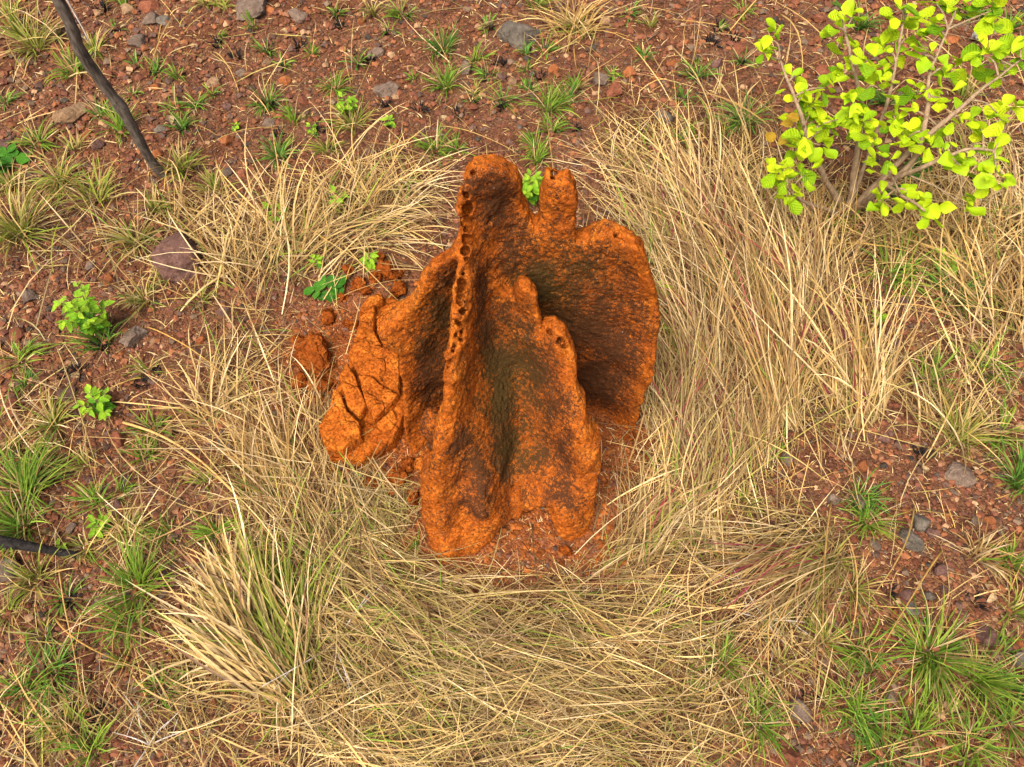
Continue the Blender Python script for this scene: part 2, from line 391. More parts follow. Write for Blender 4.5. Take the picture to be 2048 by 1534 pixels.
slab_out = [(926, 470, 1.60), (926, 425, 1.62), (918, 378, 1.64), (924, 352, 1.655), (938, 322, 1.66), (950, 304, 1.665), (985, 302, 1.67), (1012, 312, 1.675), (1031, 328, 1.68), (1040, 360, 1.69),
            (1044, 392, 1.70), (1058, 418, 1.71), (1071, 429, 1.715), (1081, 418, 1.715), (1083, 385, 1.71), (1085, 350, 1.705), (1094, 331, 1.70), (1112, 334, 1.70), (1136, 328, 1.70), (1146, 345, 1.695), (1146, 380, 1.695),
            (1145, 430, 1.69), (1152, 455, 1.685), (1172, 456, 1.68), (1190, 444, 1.675), (1212, 438, 1.665), (1240, 449, 1.65), (1268, 458, 1.63), (1284, 482, 1.615), (1296, 530, 1.595), (1306, 565, 1.58),
            (1313, 610, 1.565), (1306, 655, 1.55), (1297, 690, 1.54), (1302, 712, 1.53), (1284, 758, 1.525), (1272, 800, 1.53), (1262, 832, 1.535), (1236, 868, 1.54)]
slab_ctl = [(965, 400, 1.70), (1000, 380, 1.705), (1000, 460, 1.73), (1055, 500, 1.765), (1070, 560, 1.78), (1110, 480, 1.72), (1115, 400, 1.70), (1140, 560, 1.755), (1180, 500, 1.70), (1200, 560, 1.715),
            (1240, 540, 1.665), (1250, 640, 1.635), (1180, 640, 1.72), (1120, 640, 1.79), (1180, 720, 1.69), (1240, 740, 1.60), (1220, 820, 1.60), (1190, 800, 1.66), (1000, 520, 1.74), (1280, 600, 1.60), (1095, 540, 1.765)]
slab_ctl = [(a_, b_, 1.665 + (Y_ - 1.675) * .30) for a_, b_, Y_ in slab_ctl]; slab_out = [(a_, b_, max(Y_, 1.60) if b_ < 700 and a_ > 1200 else max(Y_, 1.56)) for a_, b_, Y_ in slab_out]
slab = relief(slab_out, slab_ctl, lambda x, z, d: .075 + .075 * np.clip((1.6 - z) / 1.6, 0, 1) + .08 * np.clip(-d / .25, 0, 1), [(.46, -.3), (-.2, -.3), (-.16, .8)], k=.022, back=.075)

lobe_out = [(920, 462, 1.66), (938, 452, 1.63), (965, 468, 1.67), (985, 500, 1.68), (992, 548, 1.66), (1012, 578, 1.63), (1028, 592, 1.60), (1031, 574, 1.59), (1040, 562, 1.585), (1057, 563, 1.58), (1070, 578, 1.57), (1075, 612, 1.555),
            (1083, 645, 1.54), (1087, 663, 1.525), (1090, 648, 1.515), (1106, 643, 1.51), (1126, 652, 1.495), (1140, 680, 1.47), (1150, 716, 1.44), (1150, 762, 1.39), (1168, 795, 1.345), (1172, 828, 1.31), (1196, 868, 1.265), (1199, 925, 1.20),
            (1188, 965, 1.155), (1184, 1010, 1.10), (1170, 1058, 1.04), (1148, 1085, 1.00), (1128, 1074, 1.005), (1110, 1046, 1.035), (1095, 1028, 1.06), (1066, 1016, 1.08), (1048, 1018, 1.08), (1040, 1034, 1.06), (1000, 1044, 1.03),
            (986, 1058, 1.01), (962, 1085, .97), (934, 1112, .93), (905, 1128, .905), (884, 1126, .905), (866, 1098, .95), (864, 1062, .995), (848, 1022, 1.05), (845, 962, 1.125), (852, 905, 1.20), (870, 880, 1.235),
            (872, 842, 1.28), (878, 800, 1.33), (890, 740, 1.40), (898, 660, 1.49), (904, 580, 1.57), (912, 510, 1.62)]
lobe_ctl = [(936, 475, 1.595), (930, 520, 1.545), (924, 580, 1.485), (919, 640, 1.425), (912, 700, 1.365), (902, 760, 1.305), (893, 810, 1.255), (888, 850, 1.215), (882, 890, 1.17), (874, 940, 1.115), (872, 1000, 1.045), (882, 1060, .97), (895, 1112, .905),
            (950, 520, 1.60), (948, 590, 1.56), (945, 660, 1.49), (942, 730, 1.415), (938, 800, 1.335),
            (968, 540, 1.645), (976, 600, 1.63), (995, 680, 1.57), (1012, 760, 1.49), (1030, 840, 1.40), (1035, 900, 1.315), (1035, 960, 1.22), (1036, 1002, 1.14), (985, 800, 1.40), (992, 900, 1.255),
            (955, 870, 1.25), (962, 940, 1.155), (968, 1000, 1.06), (968, 1040, 1.005), (925, 900, 1.20), (928, 950, 1.16), (930, 1000, 1.10), (930, 1040, 1.045), (925, 1085, .965), (985, 1000, 1.085), (990, 1030, 1.05),
            (1010, 590, 1.625), (1035, 640, 1.575), (1060, 690, 1.525), (1090, 720, 1.475), (1115, 760, 1.415), (1130, 820, 1.335), (1150, 880, 1.25), (1160, 940, 1.17), (1150, 1000, 1.10), (1145, 1050, 1.03), (1140, 1075, 1.0),
            (1060, 780, 1.475), (1080, 850, 1.375), (1090, 920, 1.275), (1095, 980, 1.18), (1105, 1020, 1.105), (1165, 880, 1.225), (1175, 930, 1.17), (1050, 600, 1.57), (1105, 690, 1.475), (1150, 800, 1.34)]
lobe_ctl += [(x_ + 17, y_, Y_ + .002) for x_, y_, Y_ in lobe_ctl[1:9]] + [(x_ - 12, y_, Y_ + .004) for x_, y_, Y_ in lobe_ctl[1:7]]
lobe = relief(lobe_out, lobe_ctl, lambda x, z, d: .05 + .9 * np.clip(-d, 0, .25) + .10 * np.clip((1.2 - z), 0, 1), k=.025, back=.03, rim=44)

wing_out = [(935, 470, 1.60), (905, 498, 1.58), (884, 511, 1.575), (862, 520, 1.57), (854, 552, 1.565), (834, 588, 1.56), (800, 618, 1.55), (766, 640, 1.54), (776, 656, 1.535), (802, 684, 1.52), (807, 730, 1.50),
            (814, 780, 1.485), (811, 842, 1.465), (826, 888, 1.45), (845, 905, 1.435)]
wing_ctl = [(900, 560, 1.62), (890, 640, 1.625), (880, 700, 1.60), (865, 780, 1.565), (855, 840, 1.52), (840, 640, 1.575), (835, 740, 1.53), (870, 590, 1.60), (900, 760, 1.57), (835, 830, 1.485), (890, 520, 1.585)]
wing = relief(wing_out, wing_ctl, lambda x, z, d: .06 + .10 * np.clip((1.3 - z), 0, 1) + .3 * np.clip(-d, 0, .2), [(-.45, -.3), (-.05, -.3), (-.05, 1.2)], k=.018, back=.05)

F = smin(smin(slab, lobe, .045), wing, .035); del slab, lobe, wing
def blob(c, r, k=.03, sub=False, sq=(1, 1, 1)):
    c = np.asarray(c); m = np.max(r) * max(sq) + .08
    s = tuple(slice(max(0, int((c[a] - m - o) / VX)), max(0, int((c[a] + m - o) / VX) + 1)) for a, o in enumerate((X0, Y0, Z0)))
    if any(t.start >= t.stop for t in s): return
    gx_, gy_, gz_ = np.meshgrid(ax[s[0]], ay[s[1]], az_[s[2]], indexing='ij')
    if gx_.size == 0: return
    d = np.sqrt(((gx_ - c[0]) / sq[0])**2 + ((gy_ - c[1]) / sq[1])**2 + ((gz_ - c[2]) / sq[2])**2) - r
    F[s] = smax(F[s], -d, k) if sub else smin(F[s], d, k)
# lumps at the foot, between wing and front buttress
blob(at_y(868, 850, 1.40), .075, .03, sq=(.8, 1, 1.4)); blob(at_y(870, 905, 1.33), .06, .03); blob(at_y(846, 930, 1.36), .05, .03); blob(at_y(835, 965, 1.33), .04, .03)
# galleries opened along the crest: rows of round holes
holes = [(928, 362, 1.64, 7), (931, 388, 1.632, 8), (934, 414, 1.622, 11), (932, 440, 1.612, 11), (936, 455, 1.607, 8), (934, 478, 1.594, 9), (931, 500, 1.57, 9), (932, 516, 1.553, 5), (924, 566, 1.502, 9), (919, 580, 1.488, 7), (930, 577, 1.49, 6),
         (922, 592, 1.476, 7), (922, 606, 1.462, 5), (917, 604, 1.464, 4), (924, 622, 1.446, 8), (930, 618, 1.45, 4), (918, 645, 1.422, 7), (912, 668, 1.4, 4), (922, 662, 1.405, 5), (921, 678, 1.39, 5), (906, 700, 1.37, 5), (902, 718, 1.352, 5),
         (897, 728, 1.342, 8), (914, 640, 1.43, 4), (910, 690, 1.38, 4), (927, 545, 1.524, 5), (1098, 662, 1.507, 5), (1120, 680, 1.478, 6), (1128, 690, 1.468, 4), (1108, 345, 1.70, 6), (945, 345, 1.66, 5), (1232, 470, 1.65, 6), (1105, 356, 1.7, 5)]
for (hx, hy, hY, hr) in holes:
    p = at_y(hx, hy, hY); r = max(1.15 * hr * (np.linalg.norm(p - [0, 0, CAM_H])) / FPX, .0095)
    rv = np.array(ray(hx, hy)); rv /= np.linalg.norm(rv)
    # find the surface along the view ray and drill a short gallery into it
    t = np.linspace(-.25, .25, 140); L = p + t[:, None] * rv
    idx = [np.clip(((L[:, a] - o) / VX).round().astype(int), 0, n - 1) for a, o, n in ((0, X0, len(ax)), (1, Y0, len(ay)), (2, Z0, len(az_)))]
    ins = np.nonzero(F[idx[0], idx[1], idx[2]] < 0)[0]
    if len(ins):
        s = L[ins[0]]; [blob(s + rv * r * t_ + np.array([0, 0, -.004 * t_]), r * (1 - .06 * t_), .003, True) for t_ in (.2, 1.0, 1.9, 2.8)]

def surface_nets(F):
    n = F.shape; ins = F < 0
    c = np.zeros(tuple(k - 1 for k in n), np.uint8)
    for a in (0, 1):
        for b in (0, 1):
            for d in (0, 1): c += ins[a:n[0] - 1 + a, b:n[1] - 1 + b, d:n[2] - 1 + d]
    act = (c > 0) & (c < 8); I = np.argwhere(act); vid = np.full(c.shape, -1, np.int32); vid[act] = np.arange(len(I))
    P = np.zeros((len(I), 3)); W = np.zeros(len(I))
    cor = [(a, b, d) for a in (0, 1) for b in (0, 1) for d in (0, 1)]
    val = {q: F[I[:, 0] + q[0], I[:, 1] + q[1], I[:, 2] + q[2]].astype(float) for q in cor}
    for q in cor:
        for axx in range(3):
            if q[axx] == 0:
                p = list(q); p[axx] = 1; a, b = val[q], val[tuple(p)]
                m = (a < 0) != (b < 0); t = np.where(m, a / (a - b + 1e-12), 0)
                pos = np.array(q, float)[None] + t[:, None] * np.eye(3)[axx][None]
                P[m] += pos[m]; W[m] += 1
    P = I + P / W[:, None]
    quads = []
    for axx in range(3):
        o = [k for k in range(3) if k != axx]
        s0 = [slice(None)] * 3; s1 = [slice(None)] * 3; s0[axx] = slice(0, n[axx] - 1); s1[axx] = slice(1, n[axx])
        for k in o: s0[k] = slice(1, n[k] - 1); s1[k] = slice(1, n[k] - 1)
        A, B = ins[tuple(s0)], ins[tuple(s1)]
        for flip, mm in ((False, A & ~B), (True, ~A & B)):
            E = np.argwhere(mm)
            if not len(E): continue
            E[:, o[0]] += 1; E[:, o[1]] += 1
            def cell(d0, d1):
                G = E.copy(); G[:, o[0]] -= d0; G[:, o[1]] -= d1; return vid[G[:, 0], G[:, 1], G[:, 2]]
            Q = np.stack([cell(1, 1), cell(0, 1), cell(0, 0), cell(1, 0)], -1)
            if flip != (axx == 1): Q = Q[:, ::-1]
            quads.append(Q)
    return P, np.concatenate(quads)
F[:, :, 0] = .01; F[0] = .01; F[-1] = .01; F[:, 0] = .01; F[:, -1] = .01
P, Q = surface_nets(F)
P = P * VX + np.array([X0, Y0, Z0])
def vert_normals(P, Q):
    n = np.cross(P[Q[:, 2]] - P[Q[:, 0]], P[Q[:, 3]] - P[Q[:, 1]]); vn = np.zeros_like(P)
    for k in range(4): np.add.at(vn, Q[:, k], n)
    return vn / (np.linalg.norm(vn, axis=1)[:, None] + 1e-12)
# two relaxation passes, then lumps and nodules pushed out along the normal
for _ in range(1):
    acc = np.zeros_like(P); w = np.zeros(len(P))
    for k in range(4):
        for d in (1, 3):
            np.add.at(acc, Q[:, k], P[Q[:, (k + d) % 4]]); np.add.at(w, Q[:, k], 1)
    P = P * .5 + .5 * acc / w[:, None]
VN = vert_normals(P, Q)
f1, f2 = cells(P * 52 + .35 * np.stack([vnoise(P * 30, k) for k in range(3)], -1), 3)
g1, g2 = cells(P * 95, 8)
rough = np.clip(.55 + .9 * fbm(P * 5, 3, 40), .1, 1.2)
D = .009 * fbm(P * 7, 3, 50) + .006 * fbm(P * 22, 3, 60) + rough * (.0068 * (.55 - f1) + .0026 * (.5 - g1)) + .0045 * fbm(P * 50, 2, 65)
pit = np.clip(fbm(P * 30, 2, 70) - .42, 0, 1) * .03
P = P + VN * (D - pit)[:, None]
# lichen crust: patches with their own outlines, placed where the photograph shows them
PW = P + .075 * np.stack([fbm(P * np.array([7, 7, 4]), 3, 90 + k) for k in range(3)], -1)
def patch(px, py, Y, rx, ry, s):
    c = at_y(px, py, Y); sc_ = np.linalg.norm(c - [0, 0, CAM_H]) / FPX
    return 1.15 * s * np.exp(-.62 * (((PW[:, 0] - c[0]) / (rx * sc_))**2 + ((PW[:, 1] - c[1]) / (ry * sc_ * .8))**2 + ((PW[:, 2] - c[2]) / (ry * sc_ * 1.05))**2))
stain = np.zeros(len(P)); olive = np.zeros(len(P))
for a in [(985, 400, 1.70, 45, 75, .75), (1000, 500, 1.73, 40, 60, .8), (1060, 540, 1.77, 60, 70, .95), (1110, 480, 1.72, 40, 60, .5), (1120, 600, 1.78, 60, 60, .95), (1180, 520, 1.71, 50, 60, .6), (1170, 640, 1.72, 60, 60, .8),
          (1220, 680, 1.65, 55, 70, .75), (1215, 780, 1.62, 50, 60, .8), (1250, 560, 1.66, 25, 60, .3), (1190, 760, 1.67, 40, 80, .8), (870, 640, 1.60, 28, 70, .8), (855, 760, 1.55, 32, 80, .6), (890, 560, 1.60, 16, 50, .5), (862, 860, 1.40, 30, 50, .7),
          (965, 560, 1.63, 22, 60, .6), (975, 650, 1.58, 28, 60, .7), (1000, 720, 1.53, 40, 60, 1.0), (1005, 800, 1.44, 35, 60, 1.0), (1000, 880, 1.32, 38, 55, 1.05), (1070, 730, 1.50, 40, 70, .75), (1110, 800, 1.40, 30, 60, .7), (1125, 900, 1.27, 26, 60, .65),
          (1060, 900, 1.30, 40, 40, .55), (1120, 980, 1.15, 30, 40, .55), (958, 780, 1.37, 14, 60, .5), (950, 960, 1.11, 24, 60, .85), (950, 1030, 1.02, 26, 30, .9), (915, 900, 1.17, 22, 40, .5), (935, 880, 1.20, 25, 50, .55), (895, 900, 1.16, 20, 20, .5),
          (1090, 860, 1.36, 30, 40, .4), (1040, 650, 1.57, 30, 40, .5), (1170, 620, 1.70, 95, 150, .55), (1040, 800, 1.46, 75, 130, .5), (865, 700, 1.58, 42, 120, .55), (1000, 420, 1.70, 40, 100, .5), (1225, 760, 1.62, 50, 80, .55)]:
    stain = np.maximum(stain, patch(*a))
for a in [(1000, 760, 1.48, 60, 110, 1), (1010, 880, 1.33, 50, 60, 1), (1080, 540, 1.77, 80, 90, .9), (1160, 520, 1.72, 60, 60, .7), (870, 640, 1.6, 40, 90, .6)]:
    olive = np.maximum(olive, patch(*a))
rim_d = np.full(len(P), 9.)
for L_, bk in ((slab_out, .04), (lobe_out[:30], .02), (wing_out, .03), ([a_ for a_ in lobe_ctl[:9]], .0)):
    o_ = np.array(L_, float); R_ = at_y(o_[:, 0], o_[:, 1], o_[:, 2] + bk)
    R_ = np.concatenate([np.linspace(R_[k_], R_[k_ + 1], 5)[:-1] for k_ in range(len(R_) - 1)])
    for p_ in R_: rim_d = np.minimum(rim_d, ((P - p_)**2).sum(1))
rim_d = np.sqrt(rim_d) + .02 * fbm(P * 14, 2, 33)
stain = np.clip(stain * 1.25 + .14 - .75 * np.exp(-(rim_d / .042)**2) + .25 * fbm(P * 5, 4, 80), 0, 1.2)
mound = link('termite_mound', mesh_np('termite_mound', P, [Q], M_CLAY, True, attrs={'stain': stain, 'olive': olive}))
tag(mound, 'tall orange clay termite mound with thin blade-like fins, twin peaks and dark lichen stains', 'termite mound')
def solid_at(p):                            # is a point inside the mound
    i = [((p[..., a] - o) / VX).astype(int) for a, o in enumerate((X0, Y0, Z0))]
    ok = np.ones(p.shape[:-1], bool)
    for a in range(3): ok &= (i[a] >= 0) & (i[a] < F.shape[a])
    i = [np.clip(i[a], 0, F.shape[a] - 1) for a in range(3)]
    return ok & (F[i[0], i[1], i[2]] < .006)

# ------------------------------------------------------------------ fallen, cracked pieces of the mound
zx = lambda L: [(560 + a / 3.0675, 500 + b / 3.0675) for a, b in L]
slab_pieces = [
    (zx([(500, 440), (520, 390), (560, 345), (640, 325), (650, 370), (612, 398), (560, 425)]), -.01, .0),
    (zx([(512, 485), (604, 412), (596, 500), (598, 570), (645, 668), (700, 655), (748, 690), (748, 935), (680, 898), (640, 876), (590, 828), (500, 815), (442, 715), (490, 600)]), .0, .0),
    (zx([(504, 825), (588, 838), (636, 886), (678, 908), (744, 946), (700, 1000), (590, 1080), (545, 990)]), -.008, .0),
    (zx([(612, 470), (700, 400), (775, 380), (775, 500), (752, 640), (690, 640), (655, 655), (615, 565)]), -.02, .0),
    (zx([(388, 830), (440, 755), (486, 845), (548, 1000), (500, 1060), (430, 1000)]), -.005, .0),
    (zx([(350, 910), (392, 925), (430, 1035), (505, 1105), (510, 1190), (400, 1262), (300, 1250), (252, 1110), (330, 1000)]), .008, .0),
    (zx([(520, 1070), (590, 1092), (700, 1012), (732, 1080), (680, 1130), (560, 1150)]), -.05, .0)]
fs = link('fallen_slab', None, tuple(at_z(720, 800)))
tag(fs, 'cracked slab of orange clay collapsed flat on the ground left of the mound', 'clay slab')
def slab_piece(poly, H, tilt, seed):
    pl = np.array([at_z(a, b, .12)[:2] for a, b in poly]); st = .005
    xs = np.arange(pl[:, 0].min() - .02, pl[:, 0].max() + .02, st); ys = np.arange(pl[:, 1].min() - .02, pl[:, 1].max() + .02, st)
    A, B = np.meshgrid(xs, ys, indexing='ij'); w = np.stack([A, B, 0 * A + seed], -1)
    d = poly_sdf(pl, A + .005 * fbm(w * 30, 3, seed), B + .005 * fbm(w * 30, 3, seed + 1)) - .0055
    base = ground_z(A, B) - .03
    k = np.clip(-d / .006, 0, 1); k = np.sqrt(1 - (1 - k)**2)
    c = w[..., :2] - pl.mean(0)
    top = H + .125 + .16 * (A + .92) + .05 * (B - 1.75) + .02 * fbm(np.stack([A, B, 0 * A], -1) * 5, 3, 55) + .012 * fbm(w * 22, 4, seed + 4)
    f1, _ = cells(w * 45, seed); top = top + .006 * (.5 - f1)
    Zt = base + (top + .03) * k
    ok = d < 0; vid = np.full(A.shape, -1); vid[ok] = np.arange(ok.sum())
    V = np.stack([A, B, Zt], -1)[ok]
    q = np.stack([vid[:-1, :-1], vid[1:, :-1], vid[1:, 1:], vid[:-1, 1:]], -1).reshape(-1, 4); q = q[(q >= 0).all(1)]
    # closed by a skirt to the ground
    e = np.concatenate([q[:, [k, (k + 1) % 4]] for k in range(4)]); key = {}
    es = set(map(tuple, e.tolist())); bd = np.array([x for x in es if (x[1], x[0]) not in es])
    nv = len(V); low = V.copy(); low[:, 2] = ground_z(V[:, 0], V[:, 1]) - .03
    sk = np.stack([bd[:, 1], bd[:, 0], bd[:, 0] + nv, bd[:, 1] + nv], -1)
    return np.concatenate([V, low]), np.concatenate([q, sk])
slab_pieces.append((zx([(500, 430), (550, 335), (640, 315), (720, 340), (800, 370), (800, 700), (790, 940), (745, 1090), (690, 1180), (500, 1290), (300, 1275), (238, 1110), (330, 900), (430, 720), (490, 560)]), -.065, .0))
for n_, (poly, H, tilt) in enumerate(slab_pieces):
    V, q = slab_piece(poly, H, tilt, 100 + n_ * 7)
    o = link('slab_piece' if n_ < 7 else 'slab_base', mesh_np('slab_piece', V - np.array(fs.location), [q], M_FALLEN, True), parent=fs)

# ------------------------------------------------------------------ rocks and clods
def ico(sub):
    t = (1 + 5**.5) / 2
    V = [(-1, t, 0), (1, t, 0), (-1, -t, 0), (1, -t, 0), (0, -1, t), (0, 1, t), (0, -1, -t), (0, 1, -t), (t, 0, -1), (t, 0, 1), (-t, 0, -1), (-t, 0, 1)]
    Fc = [(0, 11, 5), (0, 5, 1), (0, 1, 7), (0, 7, 10), (0, 10, 11), (1, 5, 9), (5, 11, 4), (11, 10, 2), (10, 7, 6), (7, 1, 8), (3, 9, 4), (3, 4, 2), (3, 2, 6), (3, 6, 8), (3, 8, 9), (4, 9, 5), (2, 4, 11), (6, 2, 10), (8, 6, 7), (9, 8, 1)]
    V = [np.array(v) / np.linalg.norm(v) for v in V]
    for _ in range(sub):
        mid = {}; nf = []
        def m(a, b):
            k = (min(a, b), max(a, b))
            if k not in mid:
                c = V[a] + V[b]; V.append(c / np.linalg.norm(c)); mid[k] = len(V) - 1
            return mid[k]
        for a, b, c in Fc:
            ab, bc, ca = m(a, b), m(b, c), m(c, a); nf += [(a, ab, ca), (b, bc, ab), (c, ca, bc), (ab, bc, ca)]
        Fc = nf
    return np.array(V), np.array(Fc)
ICO = {k: ico(k) for k in (1, 2, 3, 4)}
def rock_shape(sub, seed, flat=.6, cuts=9, lump=.12):
    r = np.random.default_rng(seed); V, T = ICO[sub]; V = V.copy()
    for _ in range(cuts):
        n = r.normal(size=3); n /= np.linalg.norm(n); c = r.uniform(.55, .85)
        d = V @ n; V -= np.maximum(d - c, 0)[:, None] * n
    V = V * (1 + lump * fbm(V * 2.2 + seed, 3, seed % 97))[:, None]
    if sub >= 3: V = V * (1 + .10 * fbm(V * 6 + seed, 4, seed % 89))[:, None]
    V = V * np.array([1, r.uniform(.7, 1), flat * r.uniform(.75, 1.15)])
    V /= np.abs(V[:, :2]).max()
    return V, T

LANDMARKS = [('leaning grey sapling', 300, 300), ('large dark boulder', 365, 505), ('taller green seedling', 195, 610), ('lower green seedling', 205, 800), ('charred black branch', 80, 1100), ('fallen clay slab', 720, 790),
             ('yellow green shrub', 1740, 250), ('golden lower-left straw', 550, 1270), ('twin mound peaks', 1030, 320), ("mound's front foot", 950, 1110), ('top-edge grey boulder', 1040, 65), ("mound's right flank", 1290, 700),
             ('biggest lower-right tuft', 1855, 1310), ('big left-edge tuft', 58, 975), ('round grey stone', 1810, 1080), ('pale broad straw', 1410, 1020), ('tuft below the branch', 280, 1180), ('weathered grey block', 1960, 75), ('arching straw clump', 1700, 760)]
def where(px, py, skip=()):
    best = None
    for n, x, y in LANDMARKS:
        if n in skip: continue
        d = math.hypot(px - x, py - y)
        if d < 18: continue
        if best is None or d < best[0]: best = (d, n, x, y)
    d, n, x, y = best; dx, dy = px - x, py - y
    rel = ('left of' if dx < 0 else 'right of') if abs(dx) > abs(dy) else ('behind' if dy < 0 else 'in front of')
    return f'{rel} the {n}', d
ORD = ['nearest', 'second nearest', 'third nearest', 'fourth nearest', 'fifth nearest', 'sixth nearest', 'seventh nearest', 'eighth nearest', 'ninth nearest', 'tenth nearest', 'eleventh nearest', 'twelfth nearest']
PENDING = []                                # (object, look, where, distance, category, group)
def later(o, look, px, py, cat, group, skip=()):
    w, d = where(px, py, skip); PENDING.append((o, look, w, d, cat, group))
def settle():
    by = {}
    for t in PENDING: by.setdefault((t[1], t[2]), []).append(t)
    for (look, w), L in by.items():
        L.sort(key=lambda t: t[3])
        for k, (o, _, _, d, cat, grp) in enumerate(L):
            if len(L) == 1: lab = f'{look} {w}'
            elif k < len(ORD): lab = f'{look}, {ORD[k]} {w}'
            else: lab = f'{look}, one of the far ones {w}'
            tag(o, lab, cat, grp)
    PENDING.clear()

big_rocks = [  # px, py, half width px, height m, colour, label
    (368, 505, 54, .15, 'dusky purple', 'large dark boulder among dry grass at upper left'), (1040, 66, 42, .11, 'slate grey', 'grey brown boulder near the top edge behind the mound'), (145, 226, 30, .09, 'tan', 'pale tan rock left of the leaning sapling'),
    (505, 14, 34, .09, 'grey brown', 'broad grey rock cut by the top edge'), (595, 28, 18, .07, 'grey brown', 'grey rock at the top edge right of the broad grey rock'), (302, 36, 18, .06, 'grey brown', None), (330, 40, 14, .05, 'slate grey', None), (300, 10, 18, .07, 'reddish brown', None), (278, 80, 19, .06, 'grey brown', None), (258, 18, 14, .05, 'tan', None),
    (772, 176, 25, .07, 'grey brown', None), (752, 100, 17, .06, 'grey brown', None), (690, 140, 16, .06, 'reddish brown', None), (932, 140, 15, .08, 'grey brown', None), (1003, 158, 11, .05, 'dusky purple', None), (1107, 140, 10, .06, 'rusty orange', None), (424, 158, 16, .05, 'tan', None), (485, 142, 13, .04, 'grey brown', None), (569, 155, 14, .05, 'rusty orange', None),
    (219, 150, 11, .05, 'reddish brown', None), (325, 262, 13, .04, 'slate grey', None), (455, 282, 14, .05, 'rusty orange', None), (489, 346, 15, .06, 'reddish brown', None), (200, 290, 13, .05, 'dusky purple', None), (15, 296, 22, .06, 'dusky purple', None), (455, 215, 10, .04, 'dusky purple', None), (540, 245, 14, .04, 'grey brown', None),
    (1325, 236, 19, .07, 'slate grey', None), (1228, 182, 26, .08, 'reddish brown', None), (1260, 150, 13, .06, 'rusty orange', None), (1345, 132, 13, .05, 'rusty orange', None), (1200, 160, 22, .05, 'grey brown', None), (1208, 48, 11, .05, 'tan', None), (1370, 90, 9, .04, 'rusty orange', None), (1480, 100, 16, .05, 'reddish brown', None), (1650, 138, 20, .06, 'reddish brown', None),
    (268, 668, 26, .07, 'grey brown', None), (60, 587, 16, .05, 'grey brown', None), (33, 668, 15, .05, 'reddish brown', None), (180, 530, 10, .04, 'grey brown', None), (137, 785, 18, .05, 'dusky purple', None), (24, 810, 16, .05, 'reddish brown', None), (240, 875, 17, .05, 'reddish brown', None), (235, 1008, 13, .04, 'dusky purple', None), (446, 890, 12, .04, 'slate grey', None), (405, 683, 10, .04, 'rusty orange', None), (450, 625, 14, .04, 'dusky purple', None),
    (1811, 1080, 25, .055, 'slate grey', 'round grey stone lying on bare soil right of the mound'), (1832, 1048, 18, .05, 'slate grey', None), (2031, 1322, 16, .05, 'slate grey', None), (1962, 1272, 20, .06, 'dusky purple', None), (1872, 1143, 13, .05, 'dusky purple', None), (1858, 1070, 14, .05, 'dusky purple', None), (1820, 1218, 12, .04, 'slate grey', None), (1806, 1190, 11, .04, 'dusky purple', None), (1850, 1192, 9, .04, 'slate grey', None),
    (1779, 1394, 12, .04, 'grey brown', None), (1815, 1398, 13, .04, 'rusty orange', None), (1600, 1416, 22, .05, 'grey brown', None), (1570, 1512, 28, .07, 'reddish brown', None), (1908, 952, 26, .06, 'grey brown', None), (2030, 1192, 26, .06, 'reddish brown', None), (1785, 1228, 9, .04, 'rusty orange', None), (1572, 918, 14, .05, 'grey brown', None), (1763, 880, 12, .05, 'dusky purple', None), (1790, 690, 12, .05, 'dusky purple', None), (1796, 605, 14, .05, 'dusky purple', None),
    (1640, 30, 13, .05, 'reddish brown', None), (1905, 70, 13, .05, 'rusty orange', None), (1430, 135, 14, .05, 'dusky purple', None), (1660, 1000, 14, .05, 'grey brown', None), (1715, 1005, 16, .05, 'grey brown', None), (20, 1140, 22, .06, 'grey brown', None), (395, 1110, 18, .04, 'reddish brown', None), (410, 1135, 12, .04, 'grey brown', None), (540, 20, 12, .04, 'rusty orange', None)]
STONES = 'loose stones on the red soil'
rock_xy = []
for n_, (px, py, hw, hgt, col, lab) in enumerate(big_rocks):
    s = float(px_size(px, py)) * hw; p = at_z(px, py + hw * .25)
    V, T = rock_shape(4 if hw > 24 else 3, 300 + n_, 1, 12, .14)
    V[:, 2] *= hgt / 2 / np.abs(V[:, 2]).max() / s * 1.5
    V = V * s; a = random.uniform(0, 6.28); ca, sa = math.cos(a), math.sin(a)
    o = link('boulder' if hw > 40 else 'stone', mesh_np('stone', V, [T], ROCKS[col], True), (p[0], p[1], float(ground_z(p[0], p[1])) + V[:, 2].max() * .25)); o.rotation_euler = (0, 0, a)
    rock_xy.append((px, py, hw))
    if lab: tag(o, lab, 'rock', STONES)
    else: later(o, ('large ' if hw > 19 else 'medium ' if hw > 12 else 'smallish ') + col + ' stone', px, py, 'stone', STONES)
